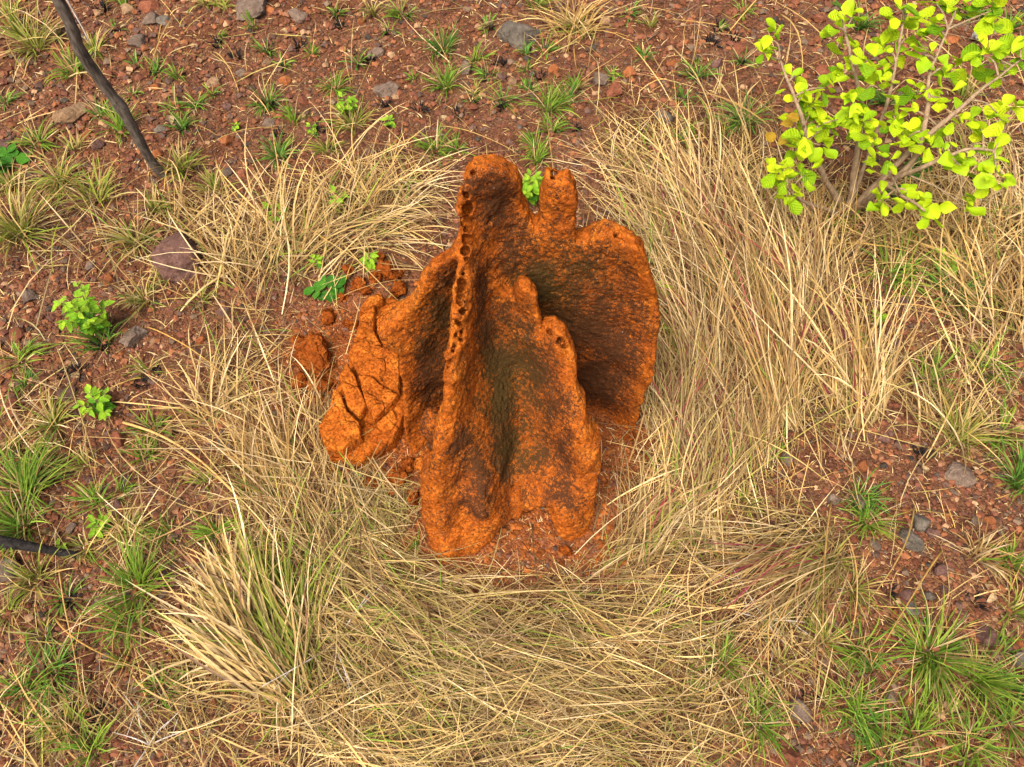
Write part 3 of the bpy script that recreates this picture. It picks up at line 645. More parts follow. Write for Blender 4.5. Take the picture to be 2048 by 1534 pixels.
# smaller stones: shared shapes, each its own object
stone_mesh = {}
for col in ROCKS:
    for k in range(5):
        V, T = rock_shape(2, 900 + k * 13 + len(col), .7, 8, .14); stone_mesh[col, k] = mesh_np('small_stone', V, [T], ROCKS[col], False)
def straw_density(px, py):                 # how thickly dry grass covers the ground there (0..1)
    d = np.zeros(np.shape(px))
    for cx, cy, rx, ry, w in STRAW_AREAS:
        d = np.maximum(d, w * np.clip(1.35 - ((px - cx) / rx)**2 - ((py - cy) / ry)**2, 0, 1))
    return np.clip(d, 0, 1)
STRAW_AREAS = [(1440, 620, 180, 420, 1), (1330, 400, 160, 180, .9), (1600, 720, 150, 190, .85), (1340, 960, 130, 200, .95), (1650, 480, 260, 90, .7), (1900, 460, 190, 130, .75), (1980, 350, 110, 120, .6), (1960, 640, 100, 110, .4), (1250, 230, 60, 90, .4),
               (1050, 1330, 400, 180, 1), (820, 1230, 220, 180, 1), (900, 1480, 400, 110, 1), (650, 1060, 140, 190, .85), (570, 900, 100, 150, .6), (500, 740, 90, 130, .4), (590, 470, 200, 110, .6), (770, 400, 120, 90, .65), (380, 480, 110, 90, .35), (690, 1400, 170, 130, .95),
               (1430, 1220, 170, 110, .9), (1330, 1430, 180, 110, .75), (570, 1330, 80, 160, .7), (150, 450, 150, 140, .15), (330, 1000, 150, 150, .14), (1580, 1300, 110, 120, .3), (380, 1430, 120, 110, .25), (1560, 1060, 100, 100, .35), (1880, 760, 120, 100, .28),
               (100, 1450, 130, 80, .22), (1000, 1190, 160, 80, .6), (70, 860, 80, 140, .2), (820, 560, 50, 50, .2)]
cnt = 0; tries = 0
while cnt < 225 and tries < 6000:
    tries += 1
    px, py = random.uniform(-20, 2068), random.uniform(-5, 1540)
    if random.random() < float(straw_density(px, py)) * 1.1: continue
    if 560 < px < 1330 and 300 < py < 1130: continue
    if any(math.hypot(px - a, py - b) < c + 12 for a, b, c in rock_xy): continue
    hw = random.choice([6, 6, 7, 7, 8, 9, 10, 12]); p = at_z(px, py); s = float(px_size(px, py)) * hw
    col = random.choices(list(ROCKS), [7, 5, 2.5, 3, .4, 1])[0]
    o = link('stone', stone_mesh[col, random.randrange(5)], (p[0], p[1], float(ground_z(p[0], p[1])) + s * .2))
    o.scale = (s, s * random.uniform(.75, 1.1), s * random.uniform(.8, 1.1)); o.rotation_euler = (random.uniform(-.3, .3), random.uniform(-.3, .3), random.uniform(0, 6.28))
    rock_xy.append((px, py, hw)); cnt += 1
    later(o, 'small ' + col + ' stone', px, py, 'stone', STONES)
# crumbled clay clods beside the mound
clods = [(780, 548, 30, .09), (752, 560, 18, .06), (700, 548, 17, .06), (722, 575, 20, .05), (660, 640, 22, .05), (640, 720, 46, .13), (605, 770, 26, .07), (690, 600, 15, .04), (650, 780, 30, .06), (800, 590, 20, .10), (795, 965, 34, .07), (745, 975, 22, .05), (820, 935, 18, .06), (705, 660, 18, .05), (1255, 880, 16, .04), (1130, 1105, 14, .05), (600, 690, 14, .04), (735, 590, 12, .05), (765, 525, 13, .06), (1128, 1172, 9, .04), (832, 1000, 16, .05)]
for n_, (px, py, hw, hgt) in enumerate(clods):
    s = float(px_size(px, py)) * hw; p = at_z(px, py + hw * .2)
    V, T = rock_shape(4 if hw > 14 else 3, 700 + n_, 1, 7, .35); V = V * (1 + .16 * fbm(V * 5 + n_, 4, n_))[:, None]; f1, _ = cells(V * 3.5, n_); V = V * (1 - .22 * np.clip(.45 - f1, 0, 1))[:, None]
    V[:, 2] *= hgt / s / np.ptp(V[:, 2]) * 1.4
    o = link('clay_clod', mesh_np('clay_clod', V * s, [T], M_CRUMB, True), (p[0], p[1], float(ground_z(p[0], p[1])) + hgt * .25)); o.rotation_euler = (0, 0, random.uniform(0, 6))
    later(o, ('big' if hw > 28 else 'medium' if hw > 16 else 'small') + ' crumbling orange clay clod', px, py, 'clay clod', 'clay clods broken off the mound')
# gravel: too many to count
def scatter_px(n, lo=-60, seed=0):
    r = np.random.default_rng(seed); return r.uniform(-120, 2168, n), r.uniform(-60, 1620, n)
gpx, gpy = scatter_px(62000, seed=4)
keep = rng.random(len(gpx)) > straw_density(gpx, gpy) * .75
gpx, gpy = gpx[keep], gpy[keep]
gp = at_z(gpx, gpy); gs = px_size(gpx, gpy) * rng.choice([1.5, 2.2, 3.0, 4.0, 5.5, 7.5], len(gpx), p=[.20, .22, .23, .18, .12, .05])
keep = ~solid_at(np.concatenate([gp[:, :2], np.full((len(gp), 1), .05)], 1)); gp, gs, = gp[keep], gs[keep]
t0 = (1 + 5**.5) / 2
OV = np.array([(1, 0, 0), (-1, 0, 0), (0, 1, 0), (0, -1, 0), (0, 0, .8), (0, 0, -.8), (.6, .6, .35), (-.6, .55, .4), (-.5, -.65, .3), (.65, -.5, .4)])
OF = np.array([(4, 0, 6), (4, 6, 2), (4, 2, 7), (4, 7, 1), (4, 1, 8), (4, 8, 3), (4, 3, 9), (4, 9, 0), (0, 5, 2), (0, 2, 6), (2, 5, 1), (2, 1, 7), (1, 5, 3), (1, 3, 8), (3, 5, 0), (3, 0, 9)])
n = len(gp); a = rng.uniform(0, 6.28, n); jit = rng.uniform(.65, 1.3, (n, 10, 3)); L = OV[None] * jit
L = np.stack([L[..., 0] * np.cos(a)[:, None] - L[..., 1] * np.sin(a)[:, None], L[..., 0] * np.sin(a)[:, None] + L[..., 1] * np.cos(a)[:, None], L[..., 2]], -1) * gs[:, None, None]
base = np.stack([gp[:, 0], gp[:, 1], ground_z(gp[:, 0], gp[:, 1]) + gs * .25], -1)
pal = np.array([(.17, .064, .032), (.22, .085, .036), (.13, .052, .032), (.15, .10, .065), (.10, .058, .042), (.32, .19, .10), (.20, .095, .05), (.05, .04, .03)])
gc = pal[rng.choice(8, n, p=[.28, .20, .19, .07, .10, .04, .1, .02])] * rng.uniform(.65, 1.3, (n, 1))
nearclay = np.exp(-(((gp[:, 0] - .02) / .8)**2 + ((gp[:, 1] - 1.45) / .7)**2)**2) + np.exp(-(((gp[:, 0] + .8) / .45)**2 + ((gp[:, 1] - 1.9) / .5)**2)**2)
isclay = rng.random(n) < nearclay * .8
gc[isclay] = np.array([.30, .090, .018]) * rng.uniform(.5, 1.15, (isclay.sum(), 1))
M_GRAVEL = mat_blade('gravel', .9, 0.0)
tag(link('gravel', mesh_np('gravel', (base[:, None] + L).reshape(-1, 3), [(OF[None] + 10 * np.arange(n)[:, None, None]).reshape(-1, 3)], M_GRAVEL, False, col=np.repeat(gc, 10, 0))), 'fine red and brown gravel strewn over the soil', 'gravel', kind='stuff')

# ------------------------------------------------------------------ blades of grass
STRAW = np.array([(.64, .44, .17), (.56, .355, .12), (.74, .55, .26), (.40, .24, .075), (.30, .18, .07), (.80, .63, .36), (.48, .34, .14), (.22, .12, .045)])
PALEDRY = np.array([(.78, .58, .27), (.86, .69, .38), (.68, .48, .19), (.72, .52, .19), (.54, .36, .12)])
GOLD = np.array([(.55, .34, .09), (.62, .42, .13), (.46, .27, .07), (.70, .50, .2)])
GREYDRY = np.array([(.55, .42, .17), (.44, .33, .13), (.66, .52, .24), (.30, .21, .08), (.50, .41, .13), (.38, .33, .08), (.22, .15, .06)])
YGREEN = np.array([(.22, .30, .03), (.30, .36, .04), (.36, .36, .07), (.16, .25, .025)])
GREEN = np.array([(.14, .28, .022), (.20, .35, .03), (.10, .21, .02), (.27, .40, .045)])
BLUEGREEN = np.array([(.09, .24, .03), (.13, .30, .045), (.065, .17, .022), (.18, .34, .05)])
RED = np.array([(.28, .04, .045), (.34, .07, .07), (.22, .035, .06)])
CHAR = np.array([(.012, .011, .01), (.02, .017, .016), (.03, .022, .018)])
BROWN = np.array([(.15, .075, .03), (.10, .05, .022), (.20, .095, .045), (.13, .055, .035), (.075, .04, .02)])
def pick(pal, n): return pal[rng.integers(0, len(pal), n)] * rng.uniform(.55, 1.22, (n, 1))
def blades(root, az, elev, bend, length, width, c0, c1, K=5, curl=None, lift=.004, fold=True, avoid=True, pw=1.3):
    n = len(root); curl = np.zeros(n) if curl is None else curl
    P = np.zeros((n, K + 1, 3)); P[:, 0] = root; S = np.zeros((n, K + 1, 3)); tw = rng.normal(0, .5, n)
    for k in range(1, K + 1):
        t = (k - .5) / K; e = elev - bend * t**pw; a = az + curl * t
        P[:, k] = P[:, k - 1] + (length / K)[:, None] * np.stack([np.cos(a) * np.cos(e), np.sin(a) * np.cos(e), np.sin(e)], -1)
    g = ground_z(P[..., 0], P[..., 1]) + lift * rng.uniform(.5, 3, (n, 1))
    P[..., 2] = np.maximum(P[..., 2], g); P[:, 0, 2] -= .012
    if avoid:
        ok = ~solid_at(P).any(1); P = P[ok]; az, curl, width, c0, c1, tw = az[ok], curl[ok], width[ok], c0[ok], c1[ok], tw[ok]; n = len(P)
    for k in range(K + 1):
        a = az + curl * k / K; S[:n, k] = np.stack([-np.sin(a) * np.cos(tw), np.cos(a) * np.cos(tw), np.sin(tw)], -1)
    S = S[:n]
    t = np.linspace(0, 1, K + 1); prof = np.interp(t, [0, .15, .5, .8, 1], [.7, 1, .95, .6, .06])
    hw = width[:, None, None] * .5 * prof[None, :, None]
    Lf, Rt = P - S * hw, P + S * hw
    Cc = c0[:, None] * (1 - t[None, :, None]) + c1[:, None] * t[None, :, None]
    if fold:                                # three across: a shallow keel gives every blade depth
        Md = P.copy(); Md[..., 2] -= width[:, None] * .22 * prof[None]
        V = np.stack([Lf, Md, Rt], 2); m = 3
    else: V = np.stack([Lf, Rt], 2); m = 2
    C = np.repeat(Cc[:, :, None], m, 2)
    b = (np.arange(n) * (K + 1) * m)[:, None, None]; kk = (np.arange(K) * m)[None, :, None]; mm = np.arange(m - 1)[None, None]
    q0 = b + kk + mm; q = np.stack([q0, q0 + 1, q0 + m + 1, q0 + m], -1).reshape(-1, 4)
    return V.reshape(-1, 3), q, C.reshape(-1, 3)
def join_blades(L):
    o = 0; vs_, qs, cs = [], [], []
    for v, q, c in L:
        vs_.append(v); qs.append(q + o); cs.append(c); o += len(v)
    return np.concatenate(vs_), np.concatenate(qs), np.concatenate(cs)
def blade_obj(name, parts, mat, origin):
    V, q, C = join_blades(parts); origin = np.asarray(origin, float)
    return link(name, mesh_np(name, V - origin, [q], mat, True, col=C), tuple(origin))

def px_azimuth(px, py, dx, dy):
    a = at_z(px, py); b = at_z(px + dx * .05, py + dy * .05); return np.arctan2(b[..., 1] - a[..., 1], b[..., 0] - a[..., 0])
def tuft(px, py, rad, n, pal, palt, wpx=2.6, elev=(.5, 1.35), bend=(.5, 1.5), lean=None, leank=0.0, base=.16):
    """upright tuft: blades fanning out from one root"""
    s = float(px_size(px, py)); c = at_z(px, py); r = rad * s
    aa = rng.uniform(0, 6.28, n); rr = np.sqrt(rng.random(n)) * r * base
    root = np.stack([c[0] + np.cos(aa) * rr, c[1] + np.sin(aa) * rr, 0 * aa], -1); root[:, 2] = ground_z(root[:, 0], root[:, 1])
    az = aa + rng.normal(0, .6, n)
    if lean is not None: az = np.where(rng.random(n) < leank, lean + rng.normal(0, .45, n), az)
    ln = r * rng.uniform(.6, 1.35, n) * 1.15
    w = s * wpx * rng.uniform(.7, 1.3, n)
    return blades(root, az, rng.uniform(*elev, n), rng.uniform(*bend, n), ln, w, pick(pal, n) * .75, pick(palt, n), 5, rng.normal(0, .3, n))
def sheaf(px, py, dx, dy, n, wpx, pal, palt, spread=.35, rootr=26, elev=(.15, .7), bend=(.4, 1.2), lenj=(.45, 1.1), K=6):
    """combed clump: blades laid over towards one side"""
    s = float(px_size(px, py)); c = at_z(px, py); a0 = float(px_azimuth(px, py, dx, dy))
    tip = at_z(px + dx, py + dy); L = math.hypot(*(tip - c)[:2])
    aa = rng.uniform(0, 6.28, n); rr = np.sqrt(rng.random(n)) * rootr * s
    root = np.stack([c[0] + np.cos(aa) * rr, c[1] + np.sin(aa) * rr, 0 * aa], -1); root[:, 2] = ground_z(root[:, 0], root[:, 1])
    az = a0 + rng.normal(0, spread, n)
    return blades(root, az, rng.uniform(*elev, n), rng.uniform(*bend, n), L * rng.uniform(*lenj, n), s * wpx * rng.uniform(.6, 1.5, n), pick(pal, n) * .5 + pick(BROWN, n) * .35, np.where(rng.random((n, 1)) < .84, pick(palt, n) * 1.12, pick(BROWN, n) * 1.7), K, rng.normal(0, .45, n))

# --- green tufts: x, y, radius, blades, kind
tufts = [(68, 92, 70, 60, 'y'), (40, 60, 55, 40, 'y'), (191, 99, 42, 40, 'y'), (150, 143, 48, 50, 'g'), (10, 205, 34, 24, 'b'), (202, 232, 36, 30, 'b'), (246, 267, 52, 60, 'g'), (369, 345, 62, 80, 'y'), (369, 260, 44, 36, 'k'), (537, 208, 46, 44, 'k'), (670, 174, 44, 50, 'g'), (557, 318, 56, 60, 'b'), (660, 308, 46, 40, 'y'),
         (126, 369, 66, 80, 'y'), (44, 472, 92, 120, 'y'), (273, 485, 70, 60, 'y'), (79, 287, 54, 50, 'g'), (441, 79, 22, 14, 'k'), (311, 140, 30, 26, 'k'), (273, 126, 24, 18, 'b'), (352, 150, 24, 20, 'g'), (393, 212, 34, 24, 'k'), (352, 215, 34, 22, 'g'), (424, 188, 24, 18, 'g'), (533, 103, 34, 24, 'k'), (509, 55, 30, 20, 'g'), (232, 58, 22, 14, 'k'), (567, 130, 28, 18, 'k'), (263, 188, 24, 16, 'k'),
         (622, 106, 24, 16, 'g'), (410, 10, 34, 26, 'y'), (448, 14, 34, 26, 'y'), (246, 10, 30, 18, 'g'), (673, 27, 34, 22, 'k'), (803, 31, 46, 44, 'g'), (885, 100, 54, 70, 'b'), (892, 172, 56, 70, 'g'), (977, 55, 30, 20, 'k'), (950, 126, 40, 30, 'g'), (714, 120, 34, 26, 'b'), (977, 154, 40, 28, 'k'), (1005, 205, 40, 30, 'k'), (1090, 102, 32, 26, 'g'), (1052, 106, 26, 30, 'b'), (1100, 219, 56, 70, 'g'), (1135, 205, 46, 44, 'b'),
         (1104, 263, 40, 40, 'g'), (950, 191, 32, 20, 'y'), (1052, 140, 28, 18, 'g'), (1056, 181, 32, 20, 'b'), (1152, 178, 34, 28, 'g'), (707, 258, 60, 60, 'y'), (871, 304, 50, 50, 'g'), (912, 304, 46, 40, 'g'), (1070, 297, 44, 40, 'g'), (1074, 325, 40, 36, 'g'), (1288, 120, 30, 22, 'b'), (1070, 14, 44, 34, 'g'), (745, 27, 36, 26, 'y'), (827, 154, 24, 16, 'g'), (1224, 154, 30, 22, 'g'), (1364, 202, 34, 28, 'b'), (1360, 284, 34, 26, 'b'),
         (1258, 34, 30, 20, 'b'), (943, 205, 24, 14, 'k'), (1485, 27, 36, 26, 'g'), (1433, 68, 26, 16, 'k'), (1392, 160, 44, 40, 'k'), (1485, 250, 62, 80, 'b'), (1720, 51, 50, 40, 'b'), (1690, 10, 34, 24, 'b'), (1775, 205, 46, 34, 'b'), (1950, 27, 40, 28, 'b'), (2018, 55, 40, 28, 'b'), (1930, 190, 50, 40, 'y'), (58, 985, 96, 150, 'g'), (113, 850, 70, 64, 'y'), (205, 690, 66, 40, 'k'), (290, 602, 54, 44, 'y'), (403, 606, 50, 30, 'y'),
         (308, 860, 60, 44, 'g'), (294, 912, 48, 40, 'g'), (195, 1006, 46, 44, 'g'), (240, 989, 54, 24, 'g'), (417, 965, 54, 34, 'y'), (294, 742, 44, 26, 'y'), (48, 719, 56, 36, 'g'), (55, 764, 30, 30, 'b'), (499, 982, 46, 28, 'y'), (1779, 555, 80, 70, 'g'), (1898, 600, 70, 64, 'b'), (1854, 765, 60, 50, 'g'), (1909, 880, 76, 76, 'y'), (1991, 872, 70, 50, 'g'), (2025, 975, 80, 90, 'b'), (1717, 1004, 60, 50, 'b'), (1491, 1008, 56, 46, 'y'),
         (1533, 912, 44, 30, 'g'), (1963, 746, 60, 44, 'g'), (51, 1058, 80, 70, 'g'), (79, 1161, 66, 54, 'y'), (280, 1182, 96, 110, 'g'), (268, 1250, 74, 44, 'g'), (137, 1199, 44, 30, 'k'), (92, 1274, 54, 30, 'y'), (103, 1342, 70, 56, 'b'), (318, 1385, 50, 44, 'g'), (51, 1387, 64, 40, 'g'), (253, 1325, 46, 24, 'y'), (256, 1070, 64, 64, 'y'), (174, 1098, 46, 36, 'y'), (342, 1072, 44, 30, 'g'), (437, 1069, 60, 44, 'g'), (103, 1438, 46, 30, 'g'),
         (150, 1450, 66, 50, 'y'), (188, 1500, 60, 44, 'g'), (1727, 1048, 70, 60, 'g'), (1854, 1310, 112, 150, 'g'), (1943, 1362, 88, 84, 'g'), (2030, 1392, 76, 60, 'b'), (1939, 1117, 60, 54, 'd'), (2008, 1130, 60, 50, 'g'), (2014, 1226, 64, 54, 'y'), (1656, 1127, 74, 64, 'y'), (1645, 1287, 70, 64, 'y'), (1724, 1305, 64, 54, 'g'), (1440, 1322, 72, 66, 'g'), (1515, 1448, 74, 56, 'g'), (1529, 1404, 60, 44, 'g'), (1693, 1407, 66, 50, 'g'),
         (1720, 1442, 62, 44, 'g'), (1768, 1506, 76, 60, 'b'), (1826, 1462, 64, 50, 'g'), (1936, 1485, 70, 56, 'g'), (1925, 1525, 60, 40, 'g'), (1881, 1434, 56, 44, 'y'), (1642, 1407, 44, 30, 'y'), (1522, 1229, 34, 30, 'b'), (1744, 1342, 46, 34, 'b'), (1700, 1180, 60, 40, 'y'), (560, 1430, 60, 30, 'y'), (840, 1090, 30, 20, 'g'), (1150, 60, 54, 50, 'y'), (20, 30, 44, 36, 'y'), (110, 70, 44, 34, 'y'), (590, 250, 40, 30, 'g'), (430, 380, 50, 40, 'y'),
         (200, 400, 60, 60, 'y'), (30, 380, 56, 50, 'y'), (310, 420, 50, 40, 'y'), (150, 300, 40, 30, 'y'), (340, 560, 46, 30, 'y'), (1580, 1180, 50, 34, 'y'), (2010, 1450, 60, 44, 'g'), (1990, 1300, 44, 24, 'g'), (1560, 1330, 50, 34, 'y'), (1380, 1400, 50, 34, 'y'), (700, 1350, 46, 30, 'y'), (1230, 1500, 50, 34, 'y'), (20, 1230, 46, 26, 'y'), (380, 1250, 50, 26, 'y'), (30, 900, 40, 34, 'y'), (170, 930, 40, 24, 'y'), (1480, 130, 30, 18, 'k'), (1300, 60, 28, 16, 'y'), (780, 60, 30, 18, 'k')]
KIND = {'y': (YGREEN, np.concatenate([YGREEN, STRAW[:4]]), 'yellowish grass tuft'), 'g': (GREEN, np.concatenate([GREEN, YGREEN[:2]]), 'fresh green grass tuft'), 'b': (BLUEGREEN, np.concatenate([BLUEGREEN, GREEN]), 'deep green grass tuft'),
        'k': (BLUEGREEN, GREEN, 'green tuft with burnt base'), 'd': (STRAW, STRAW, 'dry brown grass tuft')}
TUFTG = 'grass tufts dotted over the red soil'
TL = {(58, 985): 'big fresh green grass tuft cut by the left edge', (1854, 1310): 'biggest green grass tuft at lower right on stony soil', (280, 1182): 'big green grass tuft standing in front of the charred log', (1485, 250): 'deep green grass clump left of the yellow green shrub', (1100, 219): 'dense green tuft on bare soil just behind the twin peaks',
      (892, 172): 'lush green tuft behind the left peak, nearer of a pair', (885, 100): 'lush green tuft behind the left peak, farther of a pair', (369, 345): 'bright green tuft at the foot of the leaning sapling'}
def char_stub(px, py, rad, n):
    return tuft(px, py, rad * .85, n * 2 // 3, CHAR, CHAR, 3.0, (.3, 1.4), (-.1, .5), base=.6)
for (px, py, r_, n_, k) in tufts:
    pal, palt, look = KIND[k]; dry = max(4, n_ // 7)
    r0 = r_; r_ = r_ * random.uniform(.66, .84); e0 = random.uniform(.25, .7)
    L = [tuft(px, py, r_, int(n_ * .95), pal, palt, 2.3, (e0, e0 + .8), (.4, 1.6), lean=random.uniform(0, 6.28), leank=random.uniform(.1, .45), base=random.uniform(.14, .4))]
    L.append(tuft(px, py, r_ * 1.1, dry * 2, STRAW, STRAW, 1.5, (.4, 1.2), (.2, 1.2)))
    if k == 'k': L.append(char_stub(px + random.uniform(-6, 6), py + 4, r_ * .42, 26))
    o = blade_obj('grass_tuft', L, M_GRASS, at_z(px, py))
    if (px, py) in TL: tag(o, TL[px, py], 'grass', TUFTG)
    else: later(o, ('large ' if r0 > 62 else 'small ' if r0 < 36 else '') + look, px, py, 'grass', TUFTG)
# burnt stubs with no regrowth
for px, py in [(472, 113), (598, 92), (741, 116), (772, 212), (919, 232), (840, 222), (1080, 157), (1001, 219), (205, 20), (560, 275), (430, 90), (1440, 60), (1420, 95), (130, 750), (165, 745), (285, 770), (320, 740), (210, 695), (150, 1205), (215, 1420), (195, 1440), (335, 1395), (430, 1165), (1840, 920), (1835, 905), (1940, 1210), (1770, 1185), (1620, 1390), (1950, 1400), (1465, 85), (890, 160), (1000, 130), (680, 50), (1150, 262), (640, 270)]:
    o = blade_obj('burnt_stub', [char_stub(px, py, random.uniform(11, 18), 34)], M_CHAR, at_z(px, py)); later(o, 'burnt black grass stub', px, py, 'burnt stub', 'burnt grass stubs')

# --- straw clumps, one by one: root, towards, blades, width, palette, label
sheaves = [
    (600, 1400, -130, -250, 330, 6.5, PALEDRY, PALEDRY, .22, 34, 'golden broad-bladed straw clump combed to the left at lower left'),
    (1563, 836, -90, -330, 230, 3.4, GOLD, STRAW, .20, 24, 'tall straw clump with green foot, left one of two right of the mound'),
    (1712, 832, -70, -290, 230, 3.6, GOLD, PALEDRY, .24, 28, 'arching golden straw clump with green foot, right one of two right of the mound'),
    (1420, 470, -140, -210, 200, 3.4, STRAW, PALEDRY, .22, 34, 'pale straw clump leaning left behind the right shoulder of the mound'), (1335, 510, -90, -180, 160, 3.4, STRAW, PALEDRY, .25, 30, 'pale straw clump close behind the right shoulder of the mound'),
    (1500, 640, -170, -290, 240, 3.2, STRAW, STRAW, .2, 38, None), (1420, 760, -120, -280, 220, 3.0, STRAW, STRAW, .2, 34, None), (1620, 620, -140, -250, 180, 3.2, STRAW, PALEDRY, .28, 34, None), (1350, 880, 10, -260, 180, 3.0, STRAW, GREYDRY, .25, 34, None), (1400, 1000, 20, -220, 200, 2.8, STRAW, GREYDRY, .22, 38, None), (1480, 930, -60, -240, 180, 3.0, STRAW, STRAW, .22, 34, None),
    (1250, 340, -40, -100, 60, 3.2, STRAW, PALEDRY, .35, 26, None), (1290, 1090, 110, -150, 170, 2.8, GREYDRY, STRAW, .3, 38, None), (1210, 1150, 160, -140, 130, 2.8, GREYDRY, STRAW, .3, 30, None),
    (430, 835, -50, -150, 110, 4.2, GOLD, PALEDRY, .7, 30, 'dry tuft with broad curled straw left of the fallen slab'), (480, 560, -70, -170, 110, 3.4, GOLD, PALEDRY, .4, 28, None), (560, 520, -30, -190, 140, 4.0, GOLD, PALEDRY, .5, 34, None), (640, 480, 40, -150, 130, 3.6, GOLD, PALEDRY, .6, 34, None), (720, 440, -30, -170, 140, 3.2, GOLD, PALEDRY, .5, 34, None), (800, 420, 40, -120, 120, 3.0, STRAW, PALEDRY, .7, 30, None), (380, 450, 40, -100, 80, 3.4, GOLD, PALEDRY, .7, 26, None), (760, 470, 130, 30, 110, 3.0, STRAW, PALEDRY, .5, 34, None),
    (1148, 72, -10, -80, 90, 3.2, GOLD, GOLD, .8, 18, 'golden straw clump right of the grey boulder near the top edge'),
    (1400, 1062, 10, -60, 44, 8.0, PALEDRY, PALEDRY, .8, 18, 'small clump of pale broad straw blades right of the mound foot'),
    (1640, 1095, -260, 150, 230, 3.0, GREYDRY, STRAW, .16, 40, 'combed bundle of straw lying towards lower left, right of the mound foot'),
    (560, 1000, -80, -250, 90, 3.0, GOLD, STRAW, .3, 36, None), (660, 1100, -60, -220, 110, 2.8, GREYDRY, STRAW, .35, 40, None), (620, 960, -140, -200, 60, 3.2, GOLD, STRAW, .3, 34, None), (700, 1010, 110, 180, 150, 2.6, GREYDRY, GREYDRY, .3, 40, None), (780, 1060, -40, -130, 120, 2.6, GREYDRY, GREYDRY, .35, 28, 'thin pale grass standing at the left of the mound foot'),
    (620, 1120, 260, 180, 200, 2.8, STRAW, GREYDRY, .2, 40, None), (740, 1160, 330, 170, 220, 2.8, STRAW, GREYDRY, .2, 44, None), (800, 1280, 360, 110, 220, 2.8, STRAW, GREYDRY, .2, 44, None), (640, 1260, 340, 170, 220, 2.8, STRAW, GREYDRY, .22, 44, None), (700, 1420, 320, 40, 200, 2.8, STRAW, GREYDRY, .25, 44, None), (900, 1380, 340, -50, 200, 2.8, STRAW, GREYDRY, .25, 44, None), (820, 1500, 340, -70, 200, 2.8, STRAW, GREYDRY, .25, 44, None), (1160, 1480, 250, -90, 180, 2.8, STRAW, GREYDRY, .3, 44, None), (1260, 1440, -300, -30, 190, 2.8, STRAW, PALEDRY, .2, 40, None), (1060, 1240, 280, 140, 190, 2.8, STRAW, GREYDRY, .25, 44, None), (1400, 1330, -200, 100, 150, 2.8, STRAW, GREYDRY, .4, 40, None), (660, 1500, 200, -160, 140, 3.0, GOLD, STRAW, .4, 40, None), (1000, 1300, 300, 190, 180, 2.8, STRAW, GREYDRY, .2, 44, None), (1300, 1250, 220, 160, 130, 2.6, GREYDRY, STRAW, .35, 40, None),
    (1900, 520, -90, -150, 140, 3.0, STRAW, GOLD, .6, 40, None), (2000, 430, -80, -130, 140, 3.0, STRAW, PALEDRY, .6, 40, None), (1660, 490, -40, -130, 130, 3.0, STRAW, GOLD, .7, 36, None), (1780, 490, 30, -120, 130, 3.0, STRAW, GOLD, .7, 36, None), (1990, 640, -90, -190, 130, 3.0, STRAW, GOLD, .5, 40, None), (1880, 860, 40, -170, 90, 2.6, STRAW, GREYDRY, .6, 30, None), (1560, 420, 30, -110, 110, 3.0, STRAW, GOLD, .7, 34, None), (1960, 300, -60, -90, 80, 3.0, STRAW, STRAW, .7, 30, None), (1480, 350, -50, -100, 60, 3.2, STRAW, PALEDRY, .5, 30, None),
    (560, 1250, -40, -150, 70, 3.4, GOLD, STRAW, .3, 26, None), (400, 1440, -40, -180, 90, 2.6, GREYDRY, GREYDRY, .5, 34, None), (180, 1510, -40, -190, 60, 2.6, GREYDRY, STRAW, .4, 30, None), (1540, 1160, -60, -120, 90, 2.8, STRAW, STRAW, .5, 30, None)]
SHG = 'dry straw clumps around the mound'
for n_, (px, py, dx, dy, n, w, p0, p1, sp, rr, lab) in enumerate(sheaves):
    left = px < 820 and py < 900
    n = int(n * .55) if left else n
    w = w * .6; n = int(n * 1.15 * (.9 if px > 1180 and py < 1100 else 1.0))
    low = py > 1100 and n_
    n = int(n * .6) if low else n
    kw = dict(elev=(.02, .38), bend=(.0, .7)) if low else {}
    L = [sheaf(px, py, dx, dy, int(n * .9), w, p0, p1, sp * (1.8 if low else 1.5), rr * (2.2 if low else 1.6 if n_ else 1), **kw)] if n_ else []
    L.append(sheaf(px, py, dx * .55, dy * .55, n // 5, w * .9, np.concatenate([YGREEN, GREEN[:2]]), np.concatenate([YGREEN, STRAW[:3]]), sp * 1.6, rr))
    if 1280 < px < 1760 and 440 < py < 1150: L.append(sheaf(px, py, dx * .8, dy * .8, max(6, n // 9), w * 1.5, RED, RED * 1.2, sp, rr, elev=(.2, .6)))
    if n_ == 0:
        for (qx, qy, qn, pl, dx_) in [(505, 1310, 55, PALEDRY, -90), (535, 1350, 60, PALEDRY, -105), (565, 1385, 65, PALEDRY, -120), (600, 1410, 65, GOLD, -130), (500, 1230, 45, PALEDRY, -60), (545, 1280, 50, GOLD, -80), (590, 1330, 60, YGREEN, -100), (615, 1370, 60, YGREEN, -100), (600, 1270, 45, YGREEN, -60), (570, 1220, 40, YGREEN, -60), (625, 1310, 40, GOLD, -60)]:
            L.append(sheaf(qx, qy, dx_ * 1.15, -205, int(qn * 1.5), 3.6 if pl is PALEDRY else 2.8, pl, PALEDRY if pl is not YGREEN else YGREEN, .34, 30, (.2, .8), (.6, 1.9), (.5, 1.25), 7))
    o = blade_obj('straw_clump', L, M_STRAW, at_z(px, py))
    if lab: tag(o, lab, 'dry grass', SHG)
    else: later(o, ('big ' if n > 170 else 'loose ' if n < 112 else '') + ('golden' if p0 is GOLD else 'greyish' if p0 is GREYDRY else 'tawny') + ' straw clump', px, py, 'dry grass', SHG)

